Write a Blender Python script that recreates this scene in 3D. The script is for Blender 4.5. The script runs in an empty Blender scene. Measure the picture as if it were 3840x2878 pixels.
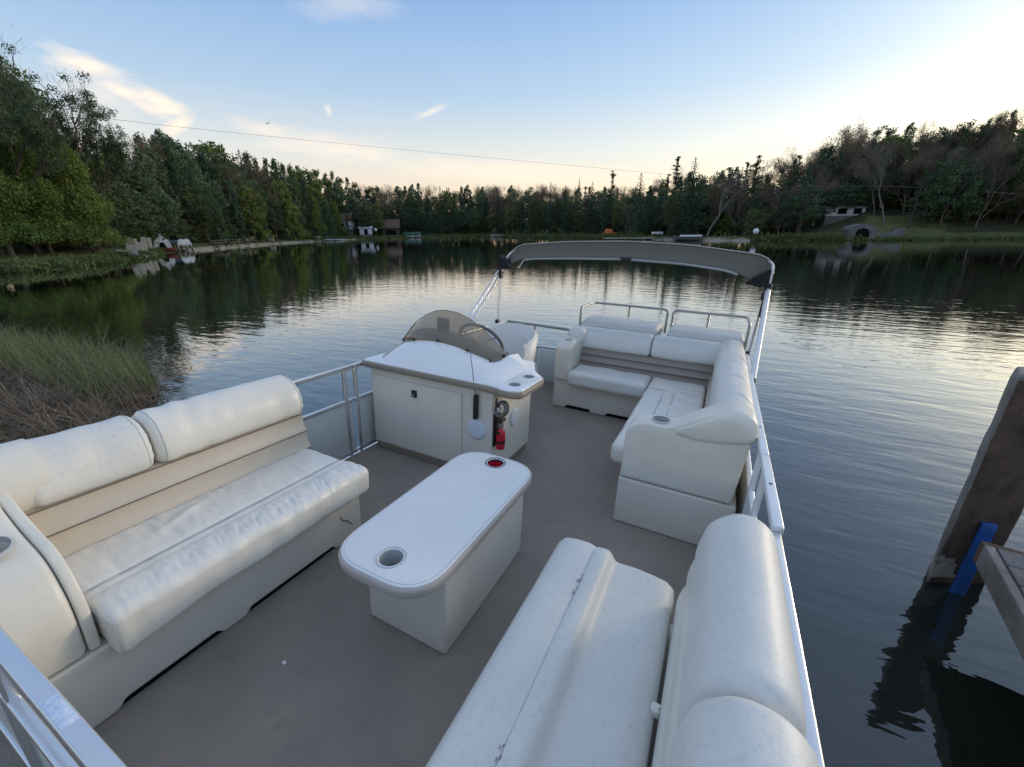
import bpy, bmesh, math, random
import numpy as np
from mathutils import Matrix, Vector
from math import sin, cos, pi, radians, atan2, hypot

scene = bpy.context.scene
COL = scene.collection
random.seed(7)

# ------------------------------------------------------------------ camera, world, sun, exposure
FPX, CXP, CYP = 1550.0, 1920.0, 1439.0        # focal length in photo pixels (photo is 3840 wide)
HCAM = 2.1                                    # camera above the water
HBOAT = 1.5                                   # camera above the boat's deck

def basis(p, y, r):
    p, y, r = radians(p), radians(y), radians(r)
    fw = np.array([-sin(y)*cos(p), cos(y)*cos(p), -sin(p)])
    rt = np.array([cos(y), sin(y), 0.0]); up = np.cross(rt, fw)
    c, s = cos(r), sin(r)
    return np.array([c*rt+s*up, -s*rt+c*up, fw])
WB = basis(20.4, 25.829, -0.8)                # camera in the world
BB = basis(18.196, 25.829, 2.579)             # camera seen from the (slightly heeled, stern heavy) boat
RB = WB.T @ BB
tb = np.array([0, 0, HCAM]) - RB @ np.array([0, 0, HBOAT])
MB4 = Matrix([[*RB[0], tb[0]], [*RB[1], tb[1]], [*RB[2], tb[2]], [0, 0, 0, 1]])

cam_d = bpy.data.cameras.new('camera'); cam = bpy.data.objects.new('camera', cam_d); COL.objects.link(cam)
cam.matrix_world = Matrix([[WB[0][i], WB[1][i], -WB[2][i], (0, 0, HCAM)[i]] for i in range(3)] + [[0, 0, 0, 1]])
cam_d.sensor_width = 36; cam_d.lens = FPX/3840*36; cam_d.clip_start = 0.02; cam_d.clip_end = 5000
scene.camera = cam

def ray(px, py):
    return (px-CXP)*WB[0]-(py-CYP)*WB[1]+FPX*WB[2]
def azel(px, py):
    d = ray(px, py); d = d/np.linalg.norm(d)
    return atan2(d[0], d[1]), math.asin(d[2])

SUN_AZ = radians(40); SUN_EL = radians(6)
w = bpy.data.worlds.new('World'); scene.world = w; w.use_nodes = True
nt = w.node_tree; N = nt.nodes; LK = nt.links; N.clear()
def nn(t, tree=None, **k):
    n = (tree or nt).nodes.new(t)
    for a, b in k.items(): setattr(n, a, b)
    return n
def mth(op, a, b=None, c=None, clamp=False):
    n = nt.nodes.new('ShaderNodeMath'); n.operation = op; n.use_clamp = clamp
    for i, v in enumerate((a, b, c)):
        if v is None: continue
        if hasattr(v, 'is_output'): nt.links.new(v, n.inputs[i])
        else: n.inputs[i].default_value = v
    return n.outputs[0]
sky = nn('ShaderNodeTexSky', sky_type='NISHITA'); sky.sun_disc = False
sky.sun_elevation = SUN_EL; sky.sun_rotation = SUN_AZ; sky.air_density = 1.0; sky.dust_density = 1.6; sky.ozone_density = 2.2
tc = nn('ShaderNodeTexCoord'); sp = nn('ShaderNodeSeparateXYZ'); LK.new(tc.outputs['Generated'], sp.inputs[0])
AZ = mth('ARCTAN2', sp.outputs[0], sp.outputs[1]); EL = mth('ARCSINE', sp.outputs[2])
cxy = nn('ShaderNodeCombineXYZ'); LK.new(AZ, cxy.inputs[0]); LK.new(EL, cxy.inputs[1])
nz = nn('ShaderNodeTexNoise'); nz.inputs['Scale'].default_value = 26; nz.inputs['Detail'].default_value = 8; nz.inputs['Roughness'].default_value = .62
mp = nn('ShaderNodeMapping'); mp.inputs['Rotation'].default_value = (0, 0, .45); mp.inputs['Scale'].default_value = (.45, 1.6, 1)
LK.new(cxy.outputs[0], mp.inputs[0]); LK.new(mp.outputs[0], nz.inputs['Vector'])
def cloud(p0, p1, wid, amp, noise=.9):
    a0, e0 = azel(*p0); a1, e1 = azel(*p1)
    mx, my = (a0+a1)/2, (e0+e1)/2; L = hypot(a1-a0, e1-e0)/2; t = atan2(e1-e0, a1-a0)
    dx = mth('SUBTRACT', AZ, mx); dy = mth('SUBTRACT', EL, my)
    u = mth('ADD', mth('MULTIPLY', dx, cos(t)/L), mth('MULTIPLY', dy, sin(t)/L))
    v = mth('ADD', mth('MULTIPLY', dx, -sin(t)/wid), mth('MULTIPLY', dy, cos(t)/wid))
    r = mth('SQRT', mth('ADD', mth('MULTIPLY', u, u), mth('MULTIPLY', v, v)))
    m = mth('ADD', mth('SUBTRACT', 1.0, r), mth('MULTIPLY', mth('SUBTRACT', nz.outputs['Fac'], .5), noise*2))
    return mth('MULTIPLY', mth('MULTIPLY', m, 1.0, clamp=True), amp)
s_ = 3840/2212
G = lambda x, y: (x*s_, y*s_)
cl = [cloud(G(70, 100), G(300, 190), .022, .8), cloud(G(130, 135), G(390, 250), .020, .95), cloud(G(240, 180), G(430, 252), .018, 1.0), cloud(G(345, 300), G(425, 242), .013, .9, .7),
      cloud(G(100, 150), G(330, 240), .05, .38), cloud(G(704, 220), G(714, 258), .007, .5, .5), cloud(G(885, 262), G(975, 222), .007, .55, .6), cloud(G(480, 270), G(640, 290), .018, .5), cloud(G(520, 300), G(900, 330), .03, .5),
      cloud(G(750, 350), G(1500, 385), .03, .6, .5), cloud(G(560, -5), G(900, 10), .03, .25)]
m = cl[0]
for c in cl[1:]: m = mth('MAXIMUM', m, c)
ccol = nn('ShaderNodeMix', data_type='RGBA')
# clouds low down are peach, higher ones cream
cr = mth('MULTIPLY', EL, 3.2, clamp=True)
LK.new(cr, ccol.inputs[0]); ccol.inputs[6].default_value = (3.9, 3.0, 2.3, 1); ccol.inputs[7].default_value = (3.7, 3.2, 2.6, 1)
mixc = nn('ShaderNodeMix', data_type='RGBA'); LK.new(m, mixc.inputs[0])
# the Nishita sky, evened out with a gradient over elevation and a broad glow round the low sun
ramp = nn('ShaderNodeValToRGB'); LK.new(mth('MULTIPLY', EL, 1/1.5708, clamp=True), ramp.inputs[0])
SKYC = [(0, (1.05, .66, .44)), (.05, (1.05, .82, .62)), (.095, (.86, .84, .80)), (.16, (.50, .66, .85)), (.25, (.29, .48, .82)), (.40, (.38, .55, .86)), (1, (.70, .76, .92))]
el_ = ramp.color_ramp.elements
while len(el_) < len(SKYC): el_.new(.5)
for e_, (p_, c_) in zip(el_, SKYC): e_.position = p_; e_.color = (*c_, 1)
vd = nn('ShaderNodeVectorMath', operation='DOT_PRODUCT'); nrmv = nn('ShaderNodeVectorMath', operation='NORMALIZE'); LK.new(tc.outputs['Generated'], nrmv.inputs[0]); LK.new(nrmv.outputs[0], vd.inputs[0])
vd.inputs[1].default_value = (sin(SUN_AZ)*cos(SUN_EL+.08), cos(SUN_AZ)*cos(SUN_EL+.08), sin(SUN_EL+.08))
ang = mth('ARCCOSINE', vd.outputs['Value'])
glow = mth('ADD', mth('MULTIPLY', mth('EXPONENT', mth('MULTIPLY', ang, -3.9)), 7.0), mth('MULTIPLY', mth('EXPONENT', mth('MULTIPLY', ang, -9.0)), 9.0))
gm = nn('ShaderNodeVectorMath', operation='SCALE'); gm.inputs[0].default_value = (1.0, .87, .40); LK.new(mth('MULTIPLY', glow, mth('EXPONENT', mth('MULTIPLY', mth('MAXIMUM', EL, 0), -2.6))), gm.inputs['Scale'])
sc5 = nn('ShaderNodeVectorMath', operation='SCALE'); LK.new(ramp.outputs[0], sc5.inputs[0]); sc5.inputs['Scale'].default_value = 3.15
add = nn('ShaderNodeVectorMath', operation='ADD'); LK.new(sc5.outputs[0], add.inputs[0]); LK.new(gm.outputs[0], add.inputs[1])
smix = nn('ShaderNodeMix', data_type='RGBA'); smix.inputs[0].default_value = .78
LK.new(sky.outputs[0], smix.inputs[6]); LK.new(add.outputs[0], smix.inputs[7])
LK.new(smix.outputs[2], mixc.inputs[6]); LK.new(ccol.outputs[2], mixc.inputs[7])
bg = nn('ShaderNodeBackground'); bg.inputs[1].default_value = .1
LK.new(mixc.outputs[2], bg.inputs[0]); out = nn('ShaderNodeOutputWorld'); LK.new(bg.outputs[0], out.inputs[0])

sd = bpy.data.lights.new('sun', 'SUN'); sd.energy = .5; sd.angle = radians(10); sd.color = (1, .86, .68)
so = bpy.data.objects.new('sun', sd); COL.objects.link(so)
so.rotation_euler = Vector((-sin(SUN_AZ)*cos(SUN_EL), -cos(SUN_AZ)*cos(SUN_EL), -sin(SUN_EL))).to_track_quat('-Z', 'Y').to_euler()
so.location = (30, 40, 60)
scene.view_settings.view_transform = 'Standard'; scene.view_settings.look = 'None'
scene.view_settings.exposure = 1.75; scene.view_settings.gamma = 1
scene.render.engine = 'CYCLES'
scene.cycles.max_bounces = 8; scene.cycles.transparent_max_bounces = 16

# ------------------------------------------------------------------ materials
MT = {}
def mat(name, col, rough=.5, metal=0., noise=0., nscale=8., col2=None, bump=0., bscale=20., spec=.5, detail=5., bstretch=(1, 1, 1), objrand=0., trans=0., coord='Object', bdist=.01, wear=None):
    m = bpy.data.materials.new(name); m.use_nodes = True; t = m.node_tree; nd = t.nodes; b = nd['Principled BSDF']
    b.inputs['Roughness'].default_value = rough; b.inputs['Metallic'].default_value = metal
    b.inputs['Specular IOR Level'].default_value = spec
    b.inputs['Base Color'].default_value = (*col, 1)
    co = nd.new('ShaderNodeTexCoord')
    cur = None
    if noise > 0 or col2:
        n = nd.new('ShaderNodeTexNoise'); n.inputs['Scale'].default_value = nscale; n.inputs['Detail'].default_value = detail; n.inputs['Roughness'].default_value = .6
        t.links.new(co.outputs[coord], n.inputs['Vector'])
        r = nd.new('ShaderNodeValToRGB'); t.links.new(n.outputs['Fac'], r.inputs[0])
        c2 = col2 or tuple(c*(1-noise) for c in col)
        r.color_ramp.elements[0].position = .32; r.color_ramp.elements[0].color = (*c2, 1)
        r.color_ramp.elements[1].position = .68; r.color_ramp.elements[1].color = (*col, 1)
        cur = r.outputs[0]
    if wear:       # small dark specks of grime
        wc, wscale, lo, hi = wear
        n = nd.new('ShaderNodeTexNoise'); n.inputs['Scale'].default_value = wscale; n.inputs['Detail'].default_value = 8; n.inputs['Roughness'].default_value = .7
        t.links.new(co.outputs[coord], n.inputs['Vector'])
        mr = nd.new('ShaderNodeMapRange'); mr.inputs['From Min'].default_value = lo; mr.inputs['From Max'].default_value = hi
        t.links.new(n.outputs['Fac'], mr.inputs[0])
        mx = nd.new('ShaderNodeMix'); mx.data_type = 'RGBA'; t.links.new(mr.outputs[0], mx.inputs[0])
        if cur: t.links.new(cur, mx.inputs[6])
        else: mx.inputs[6].default_value = (*col, 1)
        mx.inputs[7].default_value = (*wc, 1); cur = mx.outputs[2]
    if objrand > 0:
        oi = nd.new('ShaderNodeObjectInfo'); h = nd.new('ShaderNodeHueSaturation')
        mr = nd.new('ShaderNodeMapRange'); mr.inputs['To Min'].default_value = 1-objrand; mr.inputs['To Max'].default_value = 1+objrand
        t.links.new(oi.outputs['Random'], mr.inputs[0]); t.links.new(mr.outputs[0], h.inputs['Value'])
        mr2 = nd.new('ShaderNodeMapRange'); mr2.inputs['To Min'].default_value = .5-.03*objrand*2; mr2.inputs['To Max'].default_value = .5+.03*objrand*2
        mu = nd.new('ShaderNodeMath'); mu.operation = 'FRACT'; mu2 = nd.new('ShaderNodeMath'); mu2.operation = 'MULTIPLY'; mu2.inputs[1].default_value = 7.3
        t.links.new(oi.outputs['Random'], mu2.inputs[0]); t.links.new(mu2.outputs[0], mu.inputs[0]); t.links.new(mu.outputs[0], mr2.inputs[0]); t.links.new(mr2.outputs[0], h.inputs['Hue'])
        if cur: t.links.new(cur, h.inputs['Color'])
        else: h.inputs['Color'].default_value = (*col, 1)
        cur = h.outputs[0]
    if cur: t.links.new(cur, b.inputs['Base Color'])
    if bump > 0:
        n = nd.new('ShaderNodeTexNoise'); n.inputs['Scale'].default_value = bscale; n.inputs['Detail'].default_value = 4
        mpn = nd.new('ShaderNodeMapping'); mpn.inputs['Scale'].default_value = bstretch
        t.links.new(co.outputs[coord], mpn.inputs[0]); t.links.new(mpn.outputs[0], n.inputs['Vector'])
        bp = nd.new('ShaderNodeBump'); bp.inputs['Strength'].default_value = bump; bp.inputs['Distance'].default_value = bdist
        t.links.new(n.outputs['Fac'], bp.inputs['Height']); t.links.new(bp.outputs[0], b.inputs['Normal'])
    if trans > 0:
        tr = nd.new('ShaderNodeBsdfTranslucent'); ms = nd.new('ShaderNodeMixShader'); ms.inputs[0].default_value = trans
        if cur: t.links.new(cur, tr.inputs[0])
        else: tr.inputs[0].default_value = (*col, 1)
        t.links.new(b.outputs[0], ms.inputs[1]); t.links.new(tr.outputs[0], ms.inputs[2]); t.links.new(ms.outputs[0], nd['Material Output'].inputs[0])
    MT[name] = m
    return m

mat('vinyl_cream', (.75, .71, .62), .42, noise=.07, nscale=5, bump=.25, bscale=9, bdist=.02)
mat('vinyl_wrinkled', (.77, .73, .655), .36, noise=.04, nscale=5, bump=.3, bscale=34, bstretch=(1, 1.8, 1), bdist=.004)
mat('vinyl_white', (.71, .69, .64), .45, noise=.05, nscale=4, bump=.2, bscale=10, bdist=.02)
mat('vinyl_grimy', (.71, .69, .635), .5, col2=(.63, .62, .59), nscale=3.0, wear=((.50, .50, .50), 62, .53, .80), bump=.25, bscale=120, bdist=.003)
mat('vinyl_tan', (.57, .50, .41), .45, noise=.06, nscale=6, bump=.15, bscale=12, bdist=.01)
mat('vinyl_taupe', (.33, .28, .24), .5, noise=.06, nscale=6)
mat('base_plastic', (.71, .66, .575), .5, noise=.06, nscale=3, bump=.2, bscale=160, bdist=.001)
mat('piping', (.18, .14, .11), .7)
mat('piping_light', (.46, .46, .46), .6)
mat('gelcoat', (.80, .80, .79), .16, noise=.03, nscale=4)
mat('table_white', (.78, .775, .765), .30, noise=.06, nscale=3, wear=((.55, .50, .47), 16, .60, .82))
mat('table_edge', (.42, .38, .35), .45)
mat('console_trim', (.27, .22, .17), .5, noise=.06, nscale=8)
mat('carpet', (.325, .284, .238), .95, col2=(.245, .216, .188), nscale=2.0, detail=12., bump=.9, bscale=160, bdist=.004, wear=((.18, .16, .145), 4.5, .57, .85), spec=.1)
mat('aluminium', (.72, .73, .75), .28, metal=.92, noise=.06, nscale=10, bump=.05, bscale=80, bdist=.001)
mat('aluminium_white', (.80, .81, .82), .38, metal=.25, noise=.05, nscale=10)
mat('panel_white', (.62, .65, .62), .35, metal=.1, noise=.05, nscale=3)
mat('black_plastic', (.012, .012, .014), .45)
mat('dark_dash', (.15, .145, .14), .55, noise=.1, nscale=10)
mat('rail_grey', (.40, .40, .38), .38, metal=.7, noise=.1, nscale=8)  # dark reflections on the stern rails put into a greyer metal colour
mat('chrome', (.6, .6, .62), .2, metal=1)
mat('red', (.50, .01, .03), .35)
mat('cup_grey', (.48, .48, .48), .4)
mat('speaker_white', (.62, .68, .74), .5, noise=.1, nscale=60)
mat('canvas_lining', (.015, .015, .015), .9, bump=.2, bscale=300, bdist=.001)
mat('sticker', (.78, .80, .84), .5, col2=(.45, .55, .75), nscale=90)
mat('pontoon_metal', (.45, .46, .48), .4, metal=.9, noise=.2, nscale=4)

# striped canopy cloth
m = mat('canvas', (.16, .155, .13), .9)
t = m.node_tree; nd = t.nodes; b = nd['Principled BSDF']; co = nd.new('ShaderNodeTexCoord'); wv = nd.new('ShaderNodeTexWave')
wv.wave_type = 'BANDS'; wv.bands_direction = 'X'; wv.inputs['Scale'].default_value = 14; wv.inputs['Distortion'].default_value = .15
t.links.new(co.outputs['Object'], wv.inputs['Vector']); r = nd.new('ShaderNodeValToRGB'); t.links.new(wv.outputs['Fac'], r.inputs[0])
r.color_ramp.elements[0].color = (.115, .108, .086, 1); r.color_ramp.elements[1].color = (.145, .137, .110, 1)
t.links.new(r.outputs[0], b.inputs['Base Color'])
# smoked acrylic windscreen
m = bpy.data.materials.new('smoked_acrylic'); m.use_nodes = True; t = m.node_tree; nd = t.nodes; nd.clear()
o = nd.new('ShaderNodeOutputMaterial'); tr = nd.new('ShaderNodeBsdfTransparent'); tr.inputs[0].default_value = (.42, .345, .26, 1)
gl = nd.new('ShaderNodeBsdfGlossy'); gl.inputs['Roughness'].default_value = .05; gl.inputs[0].default_value = (1, 1, 1, 1)
fr = nd.new('ShaderNodeFresnel'); fr.inputs[0].default_value = 1.45; ms = nd.new('ShaderNodeMixShader')
t.links.new(fr.outputs[0], ms.inputs[0]); df = nd.new('ShaderNodeBsdfDiffuse'); df.inputs[0].default_value = (.5, .43, .33, 1); md_ = nd.new('ShaderNodeMixShader'); md_.inputs[0].default_value = .30
t.links.new(tr.outputs[0], md_.inputs[1]); t.links.new(df.outputs[0], md_.inputs[2]); t.links.new(md_.outputs[0], ms.inputs[1]); t.links.new(gl.outputs[0], ms.inputs[2]); t.links.new(ms.outputs[0], o.inputs[0])
MT['smoked_acrylic'] = m

# setting
mat('bark', (.10, .08, .062), .9, col2=(.05, .042, .035), nscale=3, objrand=.25)
mat('bark_pale', (.24, .22, .19), .9, col2=(.12, .11, .09), nscale=2)
mat('twigs', (0.180, 0.137, 0.109), .9, objrand=.25)
mat('leaf_spruce', (0.079, 0.130, 0.074), .8, col2=(0.042, 0.077, 0.049), nscale=1.2, objrand=.35, spec=.1)
mat('leaf_pine', (0.120, 0.174, 0.085), .8, col2=(0.064, 0.100, 0.056), nscale=.9, objrand=.35, trans=.15, spec=.1)
mat('leaf_cedar', (0.182, 0.239, 0.059), .8, col2=(0.092, 0.136, 0.041), nscale=.8, objrand=.22, trans=.2, spec=.1)
mat('leaf_spring', (0.167, 0.182, 0.067), .8, col2=(0.095, 0.118, 0.047), nscale=.8, objrand=.35, trans=.3, spec=.1)
mat('leaf_bud', (0.205, 0.160, 0.107), .8, col2=(0.130, 0.100, 0.073), nscale=1, objrand=.3, trans=.3, spec=.1)
mat('ground', (.075, .085, .035), .95, col2=(.055, .048, .032), nscale=.35, bump=.5, bscale=3, bdist=.1, spec=.1)
mat('lawn', (.135, .14, .055), .95, col2=(.085, .10, .04), nscale=.35, spec=.1)
mat('sand', (.34, .29, .22), .9, col2=(.24, .2, .16), nscale=2)
mat('lakebed', (.05, .045, .03), .9)
mat('reed_green', (.20, .24, .085), .7, col2=(.10, .135, .05), nscale=2, trans=.25)
mat('reed_dead', (.30, .225, .15), .8, col2=(.085, .060, .042), nscale=3, trans=.15)
mat('wood_old', (.115, .074, .050), .85, col2=(.040, .027, .020), nscale=9, bump=.6, bscale=14, bstretch=(4, 4, .5), bdist=.01)
mat('wood_chalky', (.40, .39, .36), .9, col2=(.20, .19, .17), nscale=9)
mat('wood_side', (.25, .235, .22), .85, col2=(.13, .12, .11), nscale=6, bump=.4, bscale=12, bstretch=(4, 4, .5), bdist=.01)
mat('dock_board', (.20, .19, .185), .9, spec=.2, col2=(.12, .113, .11), nscale=5, bump=.5, bscale=16, bstretch=(.5, 4, 4), bdist=.005)
mat('blue_foam', (.015, .10, .36), .6, noise=.45, nscale=14)
mat('house_white', (.66, .67, .68), .7, noise=.08, nscale=1)
mat('roof_pale', (.62, .68, .74), .5)
mat('roof_brown', (.12, .075, .05), .8, noise=.2, nscale=2)
mat('wall_brown', (.10, .065, .045), .8, noise=.2, nscale=2)
mat('dark_opening', (.008, .008, .009), .9, spec=.1)  # near-black that stands in for shade inside openings and toe gaps
mat('stone', (.20, .19, .18), .9, col2=(.10, .10, .10), nscale=1.5)
mat('orange_paint', (.65, .17, .03), .5)
mat('white_paint', (.75, .75, .75), .5)
mat('cream_board', (.46, .42, .35), .6, noise=.15, nscale=3)
mat('car_blue', (.06, .09, .14), .3)
mat('tarp_green', (.04, .12, .08), .7)
mat('canoe_red', (.26, .09, .06), .5)
mat('wire', (.03, .03, .03), .6)

# water
m = bpy.data.materials.new('lake_water'); m.use_nodes = True; t = m.node_tree; nd = t.nodes; b = nd['Principled BSDF']
b.inputs['Base Color'].default_value = (.011, .015, .013, 1); b.inputs['Roughness'].default_value = .02; b.inputs['IOR'].default_value = 1.38; b.inputs['Coat Weight'].default_value = 1; b.inputs['Coat IOR'].default_value = 1.6; b.inputs['Coat Roughness'].default_value = .02
co = nd.new('ShaderNodeTexCoord'); prev = None
# ripples made by the boat and the breeze off the dock die out towards the sheltered middle of the lake
ln = nd.new('ShaderNodeVectorMath'); ln.operation = 'LENGTH'; t.links.new(co.outputs['Object'], ln.inputs[0])
calm = nd.new('ShaderNodeMapRange'); calm.inputs['From Min'].default_value = 5; calm.inputs['From Max'].default_value = 34; calm.inputs['To Min'].default_value = 1.05; calm.inputs['To Max'].default_value = .20
t.links.new(ln.outputs['Value'], calm.inputs[0])
for sc, st, dist, rz in (((1.1, 3.6, 1), .38, .024, .30), ((3.4, 11, 1), .4, .006, .12), ((.22, .6, 1), .3, .020, -.3)):
    mpn = nd.new('ShaderNodeMapping'); mpn.inputs['Scale'].default_value = sc; mpn.inputs['Rotation'].default_value = (0, 0, rz)
    n = nd.new('ShaderNodeTexNoise'); n.inputs['Scale'].default_value = 1.0; n.inputs['Detail'].default_value = 2.5; n.inputs['Distortion'].default_value = .4
    t.links.new(co.outputs['Object'], mpn.inputs[0]); t.links.new(mpn.outputs[0], n.inputs['Vector'])
    bp = nd.new('ShaderNodeBump'); bp.inputs['Distance'].default_value = dist
    ml = nd.new('ShaderNodeMath'); ml.operation = 'MULTIPLY'; ml.inputs[1].default_value = st; t.links.new(calm.outputs[0], ml.inputs[0]); t.links.new(ml.outputs[0], bp.inputs['Strength'])
    t.links.new(n.outputs['Fac'], bp.inputs['Height'])
    if prev: t.links.new(prev, bp.inputs['Normal'])
    prev = bp.outputs[0]
t.links.new(prev, b.inputs['Normal']); t.links.new(prev, b.inputs['Coat Normal']); MT['lake_water'] = m

# ------------------------------------------------------------------ mesh helpers
class MBd:
    def __init__(s): s.v = []; s.f = []; s.mi = []; s.m = 0
    def add(s, vs, fs):
        o = len(s.v); s.v += [tuple(map(float, q)) for q in vs]; s.f += [tuple(i+o for i in f) for f in fs]; s.mi += [s.m]*len(fs); return s
    def rbox(s, x0, x1, y0, y1, z0, z1, r=.02, n=(4, 4, 2), fn=None, es=3):
        lo = (min(x0, x1), min(y0, y1), min(z0, z1)); hi = (max(x0, x1), max(y0, y1), max(z0, z1))
        r = min(r, *[(hi[i]-lo[i])/2*.999 for i in range(3)])
        ts = []
        for i in range(3):
            e = [r*(1-math.tan(pi/4*(1-k/es))) for k in range(es+1)]
            inner = [lo[i]+r+(hi[i]-lo[i]-2*r)*k/n[i] for k in range(1, n[i])]
            ts.append([lo[i]+q for q in e]+inner+[hi[i]-q for q in reversed(e)])
        idx = {}; vs = []; fs = []
        def vid(p):
            k = tuple(round(c, 6) for c in p)
            if k not in idx:
                q = [min(max(p[i], lo[i]+r), hi[i]-r) for i in range(3)]
                d = [p[i]-q[i] for i in range(3)]; L = math.sqrt(sum(c*c for c in d)) or 1
                pp = tuple(q[i]+d[i]/L*r for i in range(3))
                if fn: pp = fn(*pp)
                idx[k] = len(vs); vs.append(pp)
            return idx[k]
        for ax in range(3):
            a, b_ = (ax+1) % 3, (ax+2) % 3
            for side in (0, 1):
                c = (lo, hi)[side][ax]
                for i in range(len(ts[a])-1):
                    for j in range(len(ts[b_])-1):
                        q = []
                        for (u, v) in ((i, j), (i+1, j), (i+1, j+1), (i, j+1)):
                            p = [0, 0, 0]; p[ax] = c; p[a] = ts[a][u]; p[b_] = ts[b_][v]; q.append(vid(p))
                        if len(set(q)) >= 3: fs.append(tuple(q if side else q[::-1]))
        return s.add(vs, fs)
    def box(s, x0, x1, y0, y1, z0, z1, b=.004): return s.rbox(x0, x1, y0, y1, z0, z1, b, (1, 1, 1), es=1)
    def ext(s, prof, axis, c0, c1, er=0., n=1, es=4, fn=None):
        """closed profile pulled along an axis, its ends rounded by er"""
        P = np.array(prof, float); cen = (P.min(0)+P.max(0))/2; half = (P.max(0)-P.min(0))/2
        cs = []
        if er > 0:
            for k in range(es): a = pi/2*k/es; cs.append((c0+er*(1-sin(a))*(1 if c1 > c0 else -1), er*(1-cos(a)) if False else er*(1-sin(pi/2*k/es)) ))
        rings = []
        sg = 1 if c1 > c0 else -1
        if er > 0:
            for k in range(es+1):
                a = pi/2*k/es; rings.append((c0+sg*er*(1-cos(a)), er*(1-sin(a))))
            for k in range(1, n): rings.append((c0+sg*er+(c1-c0-2*sg*er)*k/n, 0))
            for k in range(es, -1, -1):
                a = pi/2*k/es; rings.append((c1-sg*er*(1-cos(a)), er*(1-sin(a))))
        else: rings = [(c0+(c1-c0)*k/n, 0) for k in range(n+1)]
        vs = []; fs = []; m = len(P)
        for c, ins in rings:
            sc = 1-ins/half; Q = cen+(P-cen)*np.maximum(sc, .05)
            for a_, b_ in Q:
                p = {'y': (a_, c, b_), 'x': (c, a_, b_), 'z': (a_, b_, c)}[axis]
                vs.append(fn(*p) if fn else p)
        for k in range(len(rings)-1):
            for i in range(m):
                j = (i+1) % m; fs.append((k*m+i, k*m+j, (k+1)*m+j, (k+1)*m+i))
        fs.append(tuple(range(m))[::-1]); fs.append(tuple(range((len(rings)-1)*m, len(rings)*m)))
        return s.add(vs, fs)
    def tube(s, pts, r, n=8, closed=False, caps=True, square=False, taper=None):
        P = [Vector(p) for p in pts]; m = len(P); vs = []; fs = []; up = Vector((0, 0, 1))
        if square: n = 4
        prevu = None
        for i, p in enumerate(P):
            a = P[i-1] if (i > 0 or closed) else p; b_ = P[(i+1) % m] if (i < m-1 or closed) else p
            d = (b_-a).normalized()
            u = prevu if prevu is not None else (up if abs(d.z) < .9 else Vector((1, 0, 0)))
            u = (u-d*u.dot(d))
            if u.length < 1e-5: u = Vector((0, 1, 0))-d*d.y
            u.normalize(); prevu = u; v = d.cross(u)
            rr = r if taper is None else r*(1+(taper-1)*i/(m-1))
            for k in range(n):
                an = 2*pi*k/n+(pi/4 if square else 0)
                q = p+(u*cos(an)+v*sin(an))*rr*(1.414 if square else 1); vs.append(q[:])
        for i in range(m if closed else m-1):
            for k in range(n):
                a = i*n+k; b_ = i*n+(k+1) % n; c = ((i+1) % m)*n+(k+1) % n; d = ((i+1) % m)*n+k
                fs.append((a, b_, c, d))
        if caps and not closed: fs.append(tuple(range(n))[::-1]); fs.append(tuple(range((m-1)*n, m*n)))
        return s.add(vs, fs)
    def lathe(s, prof, c=(0, 0, 0), n=24, axis='z', closed=False):
        vs = []; fs = []; m = len(prof)
        for k in range(n):
            a = 2*pi*k/n
            for r, h in prof:
                x, y = r*cos(a), r*sin(a)
                q = {'z': (x, y, h), 'y': (x, h, y), 'x': (h, x, y)}[axis]
                vs.append((q[0]+c[0], q[1]+c[1], q[2]+c[2]))
        for k in range(n):
            for i in range(m if closed else m-1):
                j = (i+1) % m
                fs.append((k*m+i, ((k+1) % n)*m+i, ((k+1) % n)*m+j, k*m+j))
        return s.add(vs, fs)
    def grid(s, rows):
        m = len(rows[0]); vs = [p for r in rows for p in r]; fs = []
        for i in range(len(rows)-1):
            for j in range(m-1): fs.append((i*m+j, i*m+j+1, (i+1)*m+j+1, (i+1)*m+j))
        return s.add(vs, fs)
    def xf(s, M):
        s.v = [tuple(M @ Vector(p)) for p in s.v]; return s

def tomesh(name, mb, mats, origin=(0, 0, 0), smooth=35, weld=True):
    me = bpy.data.meshes.new(name)
    V = np.array(mb.v)-np.array(origin)
    me.from_pydata(V.tolist(), [], mb.f)
    ms = mats if isinstance(mats, (list, tuple)) else [mats]
    for q in ms: me.materials.append(MT[q])
    if len(ms) > 1: me.polygons.foreach_set('material_index', mb.mi)
    if weld:
        bm = bmesh.new(); bm.from_mesh(me); bmesh.ops.remove_doubles(bm, verts=bm.verts, dist=1e-5)
        bmesh.ops.recalc_face_normals(bm, faces=bm.faces); bm.to_mesh(me); bm.free()
    if smooth:
        me.polygons.foreach_set('use_smooth', [True]*len(me.polygons)); me.set_sharp_from_angle(angle=radians(smooth))
    me.update(); return me

def tag(o, label, cat=None, group=None, kind=None):
    if label: o['label'] = label
    if cat: o['category'] = cat
    if group: o['group'] = group
    if kind: o['kind'] = kind
    return o

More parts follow.
